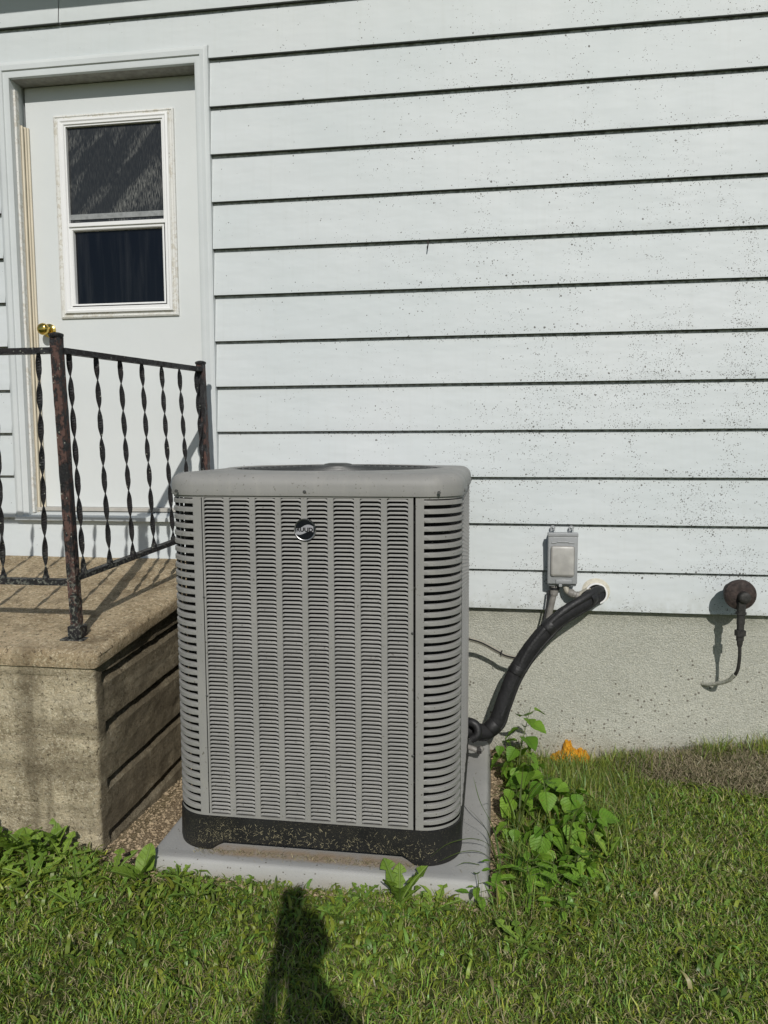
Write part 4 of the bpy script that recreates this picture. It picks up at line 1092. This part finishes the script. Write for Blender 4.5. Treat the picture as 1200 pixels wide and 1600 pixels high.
# ------------------------------------------------------------------ weeds with individual leaves
def leaf_mesh(kind):
    n = 12; P = []; uvs = []
    for i in range(n+1):
        t = i/n
        if kind == 'heart': w_ = .5*(math.sin(math.pi*min(1, t**.62*.98+.02))**.8)*(1.12 if t < .35 else 1)*(1-t**3*.2); L = 1.1
        elif kind == 'lance': w_ = .20*math.sin(math.pi*t**.8)**.9; L = 1
        elif kind == 'dandelion':
            saw = (t*5.2) % 1; w_ = (.045+.17*t**.8)*(1-.78*saw**1.1 if t < .82 else 1)*(1 if t < .85 else max(0, (1-t)/.15)**.7); L = 1
        else: w_ = (.06+.20*math.sin(math.pi*min(1, t*.9+.05)))*(0 if t == 1 else 1) if t > .25 else .03; w_ = w_*(1 if t < .9 else math.sqrt(max(0, (1-t)/.1))); L = 1
        w_ = max(w_, .004)
        droop = -.22*t*t+.08*t; y_ = t*L
        if kind == 'heart' : back = -.10
        else: back = 0
        row = []
        for j, u in enumerate((-1, -.55, 0, .55, 1)):
            b_ = back*abs(u)*(1-t)*(1 if t < .3 else 0)
            fold = .30*abs(u)*w_; rip = .02*math.sin(t*19+u*3)*abs(u)
            zig = (.25*w_ if kind == 'dandelion' and abs(u) == 1 else 0)
            row.append((u*w_, y_+b_-zig, droop+fold+rip)); uvs.append((.5+u*w_, t))
        P.append(row)
    me_ = MB().grid(P); me = bpy.data.meshes.new(kind+'_leaf'); me.from_pydata(me_.v, [], me_.f)
    for p in me.polygons: p.use_smooth = True
    l = me.uv_layers.new(name='UVMap')
    for lp in me.loops: l.data[lp.index].uv = uvs[lp.vertex_index]
    me.materials.append(MAT['leafm'] if kind in ('heart', 'lance') else MAT['leafd']); me.update(); return me
LM = {k_: leaf_mesh(k_) for k_ in ('heart', 'lance', 'dandelion', 'spoon')}
def put_leaf(root, kind, pos, az, pitch_, size, roll=0., wide=1.):
    o = bpy.data.objects.new('leaf', LM[kind]); C.objects.link(o); o.parent = root
    o.matrix_basis = Matrix.Translation(Vector(pos)-origin_of(root)) @ Matrix.Rotation(az-math.pi/2, 4, 'Z') @ Matrix.Rotation(pitch_, 4, 'X') @ Matrix.Rotation(roll, 4, 'Y') @ Matrix.Diagonal((size*wide, size, size, 1))
def stemmed(x, y, h, n, kind, size, label, lean=(0, 0), name='weed_plant', cat='weed', seed=0, jit=.02, pairs=False):
    random.seed(seed+100); z = gz(x, y); t = thing(name, label, cat, (x, y, z))
    top = Vector((x+lean[0], y+lean[1], z+h)); pts = spline([(x, y, z-.01), (x+lean[0]*.3+random.gauss(0, jit*.3), y+lean[1]*.3, z+h*.5), top], 7)
    MB().tube(pts, [.0028*(1-.6*i/len(pts)) for i in range(len(pts))], 6).build('stem', MAT['stem'], t, smooth=60)
    for i in range(n):
        f = .18+.82*(i+.5)/n if n > 1 else 1; p = pts[min(len(pts)-1, int(f*(len(pts)-1)))]
        az = i*2.4+random.uniform(-.4, .4) if not pairs else (i*math.pi*.5+random.uniform(-.2, .2))
        pe = random.uniform(.2, .5)*size; q = p+Vector((math.cos(az)*pe, math.sin(az)*pe, pe*.35))
        MB().tube([p, q], .0011, 4).build('petiole', MAT['stem'], t)
        put_leaf(t, kind, q, az, random.uniform(-1.15, -.05) if kind == 'heart' else random.uniform(-.6, .25), size*random.choice((.45, .6, .75, .9, 1.1))*(1.05-.25*f), random.uniform(-.4, .4))
    return t
stemmed(.120, -.40, .33, 17, 'heart', .080, 'tall leafy vine with heart shaped leaves climbing beside the foundation crack', (.055, .10), 'heart_leaf_vine', 'vine', 1)
stemmed(.075, -.30, .17, 9, 'heart', .072, 'low heart leaved vine hugging the rear right corner of the pad', (-.02, .03), 'heart_leaf_vine', 'vine', 2)
stemmed(.155, -.50, .20, 12, 'heart', .078, 'bushy heart leaved weed directly in front of the tall vine', (.01, -.02), 'heart_leaf_vine', 'vine', 3)
for i, (x, y, h, lb) in enumerate([(.14, -.66, .14, 'broad leaved weed beside the middle of the right pad edge'), (.24, -.72, .17, 'broad leaved weed at the centre of the weed patch'), (.33, -.82, .13, 'broad leaved weed at the front right of the weed patch'),
        (.36, -.62, .14, 'broad leaved weed at the right rim of the weed patch'), (.22, -.90, .12, 'low broad leaved weed in front of the weed patch centre'), (.27, -.50, .13, 'broad leaved weed at the back of the weed patch'), (.13, -.84, .11, 'low broad leaved weed between the pad edge and the weed patch'),
        (.41, -.78, .10, 'small broad leaved weed furthest right in the weed patch'), (.17, -1.07, .10, 'small broad leaved weed beside the long grass at the front of the patch'), (.34, -1.02, .07, 'low broad leaved weed nearest the mown lawn at the patch front')]):
    stemmed(x-.03, y, h, 13, 'heart', .072, lb, (random.gauss(0, .02), random.gauss(0, .02)), 'broadleaf_weed', 'weed', 20+i)
stemmed(.040, -1.14, .125, 12, 'lance', .078, 'weed with pointed lance leaves at the front right corner of the pad', (-.005, -.02), 'lance_leaf_weed', 'weed', 41, pairs=True)
stemmed(.130, -1.26, .07, 9, 'lance', .060, 'small pointed leaf weed in the lawn in front of the larger lance leaved one', (0, 0), 'lance_leaf_weed', 'weed', 42, pairs=True)
stemmed(.115, -1.17, .13, 14, 'lance', .088, 'leafy pointed leaf weed just outside the front right pad corner', (.01, -.01), 'lance_leaf_weed', 'weed', 45, pairs=True)
stemmed(.20, -1.10, .12, 12, 'lance', .080, 'pointed leaf weed at the front edge of the weed patch', (.01, -.02), 'lance_leaf_weed', 'weed', 46, pairs=True)
stemmed(.23, -1.24, .07, 9, 'lance', .065, 'pointed leaf weed furthest out in the lawn right of the pad', (0, 0), 'lance_leaf_weed', 'weed', 47, pairs=True)
stemmed(-.02, -1.235, .09, 10, 'lance', .065, 'pointed leaf weed rising against the pad front at its right corner', (-.01, -.01), 'lance_leaf_weed', 'weed', 44, pairs=True)
stemmed(.10, -1.03, .08, 8, 'lance', .060, 'small pointed leaf weed between the pad corner and the weed patch', (0, 0), 'lance_leaf_weed', 'weed', 43, pairs=True)
def rosette(x, y, n, size, label, up=.5, seed=0, kind='dandelion', azs=None):
    random.seed(seed); z = gz(x, y); t = thing('dandelion' if kind == 'dandelion' else 'spoon_leaf_weed', label, 'weed', (x, y, z))
    for i in range(n):
        az = (azs[i % len(azs)] if azs else i*6.283/n*1.02+random.uniform(-.3, .3)); put_leaf(t, kind, (x, y, z+.002), az, up*random.uniform(.6, 1.35), size*random.uniform(.7, 1.2), random.uniform(-.3, .3))
    return t
rosette(-.275, -1.275, 9, .125, 'dandelion rosette with upright leaves against the pad front near its right end', .95, 51)
rosette(-.16, -1.29, 6, .085, 'small dandelion leaning by the pad corner, left of the lance leaved weed', .7, 52)
rosette(-1.14, -1.285, 5, .115, 'weed with upright spoon shaped leaves at the front left corner of the pad', 1.0, 53, 'spoon')
for i, (x, y, n, s_, lb) in enumerate([(-1.60, -1.185, 10, .12, 'dandelion against the front of the stoop near its corner'), (-1.80, -1.19, 9, .12, 'dandelion against the stoop front at the left edge of the picture'),
        (-1.47, -1.21, 7, .09, 'small dandelion below the corner of the stoop'), (-1.68, -1.27, 8, .10, 'dandelion in the grass in front of the stoop'), (-1.36, -1.30, 8, .09, 'dandelion in the lawn between stoop corner and pad'),
        (-.93, -1.33, 8, .085, 'dandelion in the lawn before the left part of the pad'), (-.45, -1.36, 8, .085, 'dandelion in the lawn right of the photographer shadow'), (.30, -1.02, 8, .10, 'dandelion in the lawn right of the weed patch'),
        (.42, -.90, 7, .09, 'dandelion at the outer rim of the weed patch by the mown lawn'), (-1.97, -1.30, 8, .11, 'dandelion at the far left in front of the stoop'),
        (-1.70, -1.165, 11, .15, 'tallest dandelion against the stoop front'), (-1.53, -1.15, 9, .13, 'upright dandelion touching the stoop just left of its corner'), (-1.52, -1.30, 8, .10, 'dandelion in the lawn below the stoop corner'), (-1.80, -1.36, 7, .09, 'dandelion furthest out in the lawn at the left edge'),
        (-1.25, -1.26, 7, .09, 'dandelion on the soil edge just left of the pad'), (-1.02, -1.255, 7, .08, 'dandelion close to the pad front near its left end'), (-.80, -1.27, 6, .07, 'small dandelion close to the pad front left of the shadow'), (-.40, -1.262, 7, .075, 'small dandelion close to the pad front right of the shadow'), (-1.30, -1.42, 8, .09, 'dandelion in the mown lawn diagonally off the left pad corner'), (.10, -1.40, 8, .09, 'dandelion in the lawn in front of the right pad corner')]):
    rosette(x, y, n, s_, lb, .95 if y > -1.2 else .6, 60+i)
# arching long grass over the pad
def grass_plant(x, y, ctrl, label, w0=.006):
    z = gz(x, y); t = thing('tall_grass_plant', label, 'grass', (x, y, z))
    for j, c in enumerate(ctrl):
        pts = spline([(x+.004*j, y, z)]+[tuple(q) for q in c], 7); n = len(pts); P = []
        for i, p in enumerate(pts):
            tt = i/(n-1); d = (pts[min(i+1, n-1)]-pts[max(i-1, 0)]).normalized(); s_ = d.cross(Vector((0, 0, 1))); s_ = s_.normalized() if s_.length > .05 else Vector((1, 0, 0))
            ww = w0*(1-tt**2.2)*.5+.0003; P.append([p-s_*ww+Vector((0, 0, ww*.5)), p, p+s_*ww+Vector((0, 0, ww*.5))])
        m = MB().grid(P); o = m.build('grass_leaf', MAT['blade'], t, smooth=60)
        a = o.data.color_attributes.new('tint', 'FLOAT_COLOR', 'POINT'); g_ = (.085+.03*random.random(), .13+.03*random.random(), .035, 1)
        a.data.foreach_set('color', list(g_)*len(o.data.vertices))
grass_plant(.035, -1.03, [[(.01, -1.05, .10), (-.05, -1.10, .155), (-.13, -1.15, .16), (-.19, -1.17, .12)], [(-.01, -1.06, .08), (-.08, -1.12, .12), (-.16, -1.2, .125)], [(.0, -1.0, .12), (-.04, -1.02, .19), (-.08, -1.04, .24)],
        [(.02, -.98, .12), (-.03, -.97, .22), (-.055, -.95, .30)], [(-.01, -1.10, .06), (-.07, -1.15, .10), (-.10, -1.18, .105)]], 'clump of long arching grass leaves reaching over the right edge of the pad', .007)
grass_plant(.10, -.78, [[(.11, -.80, .10), (.13, -.84, .16), (.17, -.88, .17)], [(.08, -.80, .12), (.05, -.86, .20), (.0, -.93, .22)], [(.14, -.74, .12), (.2, -.72, .2), (.27, -.72, .21)], [(.12, -.72, .14), (.13, -.69, .24)]], 'clump of long grass leaves rising in the weed patch', .008)
grass_plant(.27, -.92, [[(.28, -.95, .10), (.32, -.99, .15), (.37, -1.04, .13)], [(.25, -.95, .12), (.21, -1.0, .17), (.17, -1.05, .15)], [(.29, -.90, .12), (.33, -.87, .18), (.40, -.84, .17)]], 'long grass clump at the front of the weed patch', .007)

# ------------------------------------------------------------------ the photographer behind the camera, whose shadow falls on the lawn
def person():
    bx0, by0 = -.045, -3.68
    t = thing('person', 'person in jeans and dark shirt on the lawn, holding up a phone', 'person', (bx0, by0, 0))
    J = {'pel': (0, 0, .88, .115), 'wai': (0, 0, 1.02, .10), 'che': (0, .01, 1.19, .105), 'nek': (0, .02, 1.37, .045), 'hd0': (0, .03, 1.46, .056), 'hd1': (0, .035, 1.53, .064), 'hd2': (0, .03, 1.585, .05),
         'shl': (-.115, 0, 1.285, .046), 'ell': (-.085, .13, 1.13, .036), 'wrl': (-.035, .185, 1.36, .025), 'shr': (.115, 0, 1.285, .046), 'elr': (.20, .10, 1.14, .040), 'wrr': (.035, .185, 1.36, .025), 'hal': (-.030, .195, 1.43, .022), 'har': (.030, .195, 1.43, .022),
         'hpl': (-.085, 0, .83, .085), 'knl': (-.10, .01, .47, .055), 'anl': (-.11, -.02, .09, .04), 'tol': (-.12, .13, .04, .033), 'hpr': (.085, 0, .83, .085), 'knr': (.10, .01, .47, .055), 'anr': (.11, -.02, .09, .04), 'tor': (.12, .13, .04, .033)}
    E_ = ['pel-wai', 'wai-che', 'che-nek', 'nek-hd0', 'hd0-hd1', 'hd1-hd2', 'che-shl', 'shl-ell', 'ell-wrl', 'wrl-hal', 'che-shr', 'shr-elr', 'elr-wrr', 'wrr-har', 'pel-hpl', 'hpl-knl', 'knl-anl', 'anl-tol', 'pel-hpr', 'hpr-knr', 'knr-anr', 'anr-tor']
    ks = list(J); rot = math.radians(26); cr_, sr_ = math.cos(rot), math.sin(rot)
    def W(p): return (bx0+p[0]*cr_-p[1]*sr_, by0+p[0]*sr_+p[1]*cr_, p[2])
    def skin(name, keys, edges, mat, extra=0., root=None):
        me = bpy.data.meshes.new(name); vv = [Vector(W(J[k_]))-Vector((bx0, by0, 0)) for k_ in keys]
        me.from_pydata(vv, [(keys.index(a), keys.index(b)) for a, b in edges], [])
        o = bpy.data.objects.new(name, me); C.objects.link(o); o.parent = t; me.materials.append(mat)
        mod = o.modifiers.new('Skin', 'SKIN'); sv = me.skin_vertices[0].data
        for k_, s_ in zip(keys, sv): r_ = J[k_][3]+extra; s_.radius = (r_, r_*(.8 if k_ in ('che', 'pel', 'wai') else 1))
        for s_ in sv: s_.use_root = False
        sv[keys.index(root or keys[0])].use_root = True
        sb = o.modifiers.new('Sub', 'SUBSURF'); sb.levels = 2; sb.render_levels = 2
        return o
    ed = [tuple(e.split('-')) for e in E_]
    skin('body', ks, ed, MAT['skin'], 0, 'pel')
    sk_ = ['wai', 'che', 'shl', 'ell', 'shr', 'elr', 'pel']; skin('shirt', sk_, [e for e in ed if e[0] in sk_ and e[1] in sk_], MAT['shirt'], .012, 'che')
    jk = ['pel', 'hpl', 'knl', 'anl', 'hpr', 'knr', 'anr']; skin('jeans', jk, [e for e in ed if e[0] in jk and e[1] in jk], MAT['jeans'], .010, 'pel')
    for s_ in (-1, 1):
        for f_ in range(4):
            a = Vector((s_*.034, .196, 1.435+.019*f_)); b = a+Vector((s_*.006, .022, .010)); c_ = b+Vector((-s_*.020, .004, .004))
            MB().tube([W(a), W(b), W(c_)], [.0088, .008, .0065], 7).build('finger', MAT['skin'], t, smooth=60)
        MB().tube([W((s_*.028, .180, 1.44)), W((s_*.022, .176, 1.475)), W((s_*.012, .180, 1.50))], [.011, .009, .007], 7).build('thumb', MAT['skin'], t, smooth=60)
    bm = bmesh.new(); bmesh.ops.create_icosphere(bm, subdivisions=3, radius=1)
    for v in bm.verts:
        f = 1+.04*mn.noise(v.co*4); q = Vector((v.co.x*.070*f, .018+v.co.y*.082*f, 1.545+v.co.z*.088*f))
        if v.co.y > .35 and v.co.z < .45: q.y -= .05
        v.co = Vector(W(q))
    MB().frombm(bm).build('hair', MAT['hair'], t, smooth=60)
    MB().lathe(W((0, .092, 1.515)), (Vector(W((0, 1, 0)))-Vector(W((0, 0, 0)))), [(0, .014), (.02, .011), (.028, .004)], 8).build('nose', MAT['skin'], t, smooth=60)
    for s_ in (-1, 1):
        MB().lathe(W((s_*.025, .088, 1.535)), (Vector(W((0, 1, 0)))-Vector(W((0, 0, 0)))), [(0, .010), (.006, .008), (.009, .003)], 8).build('eye', MAT['badge'], t, smooth=60)
        MB().lathe(W((s_*.062, .025, 1.52)), (Vector(W((s_, 0, 0)))-Vector(W((0, 0, 0)))), [(0, .028), (.012, .026), (.016, .012)], 10).build('ear', MAT['skin'], t, smooth=60)
        MB().tube([W((s_*.12, -.06, .04)), W((s_*.125, .04, .045)), W((s_*.135, .17, .03))], [.048, .052, .036], 10).build('shoe', MAT['rubber'], t, smooth=60)
    MB().tube([W((-.020, .096, 1.482)), W((0, .100, 1.479)), W((.020, .096, 1.482))], .0045, 6).build('mouth', MAT['skin'], t)
person()
_r = math.radians(26); pp = Vector((-.045-.205*math.sin(_r), -3.68+.205*math.cos(_r), 1.522))
m = MB().bev(-.037, .037, -.0045, .0045, -.078, .078, .004, 3)
o = m.build('phone', MAT['badge'], None, smooth=40); o.location = pp; o.rotation_euler = (0, 0, math.radians(18)); tag(o, 'black phone held upright in both hands by the person on the lawn', 'phone')
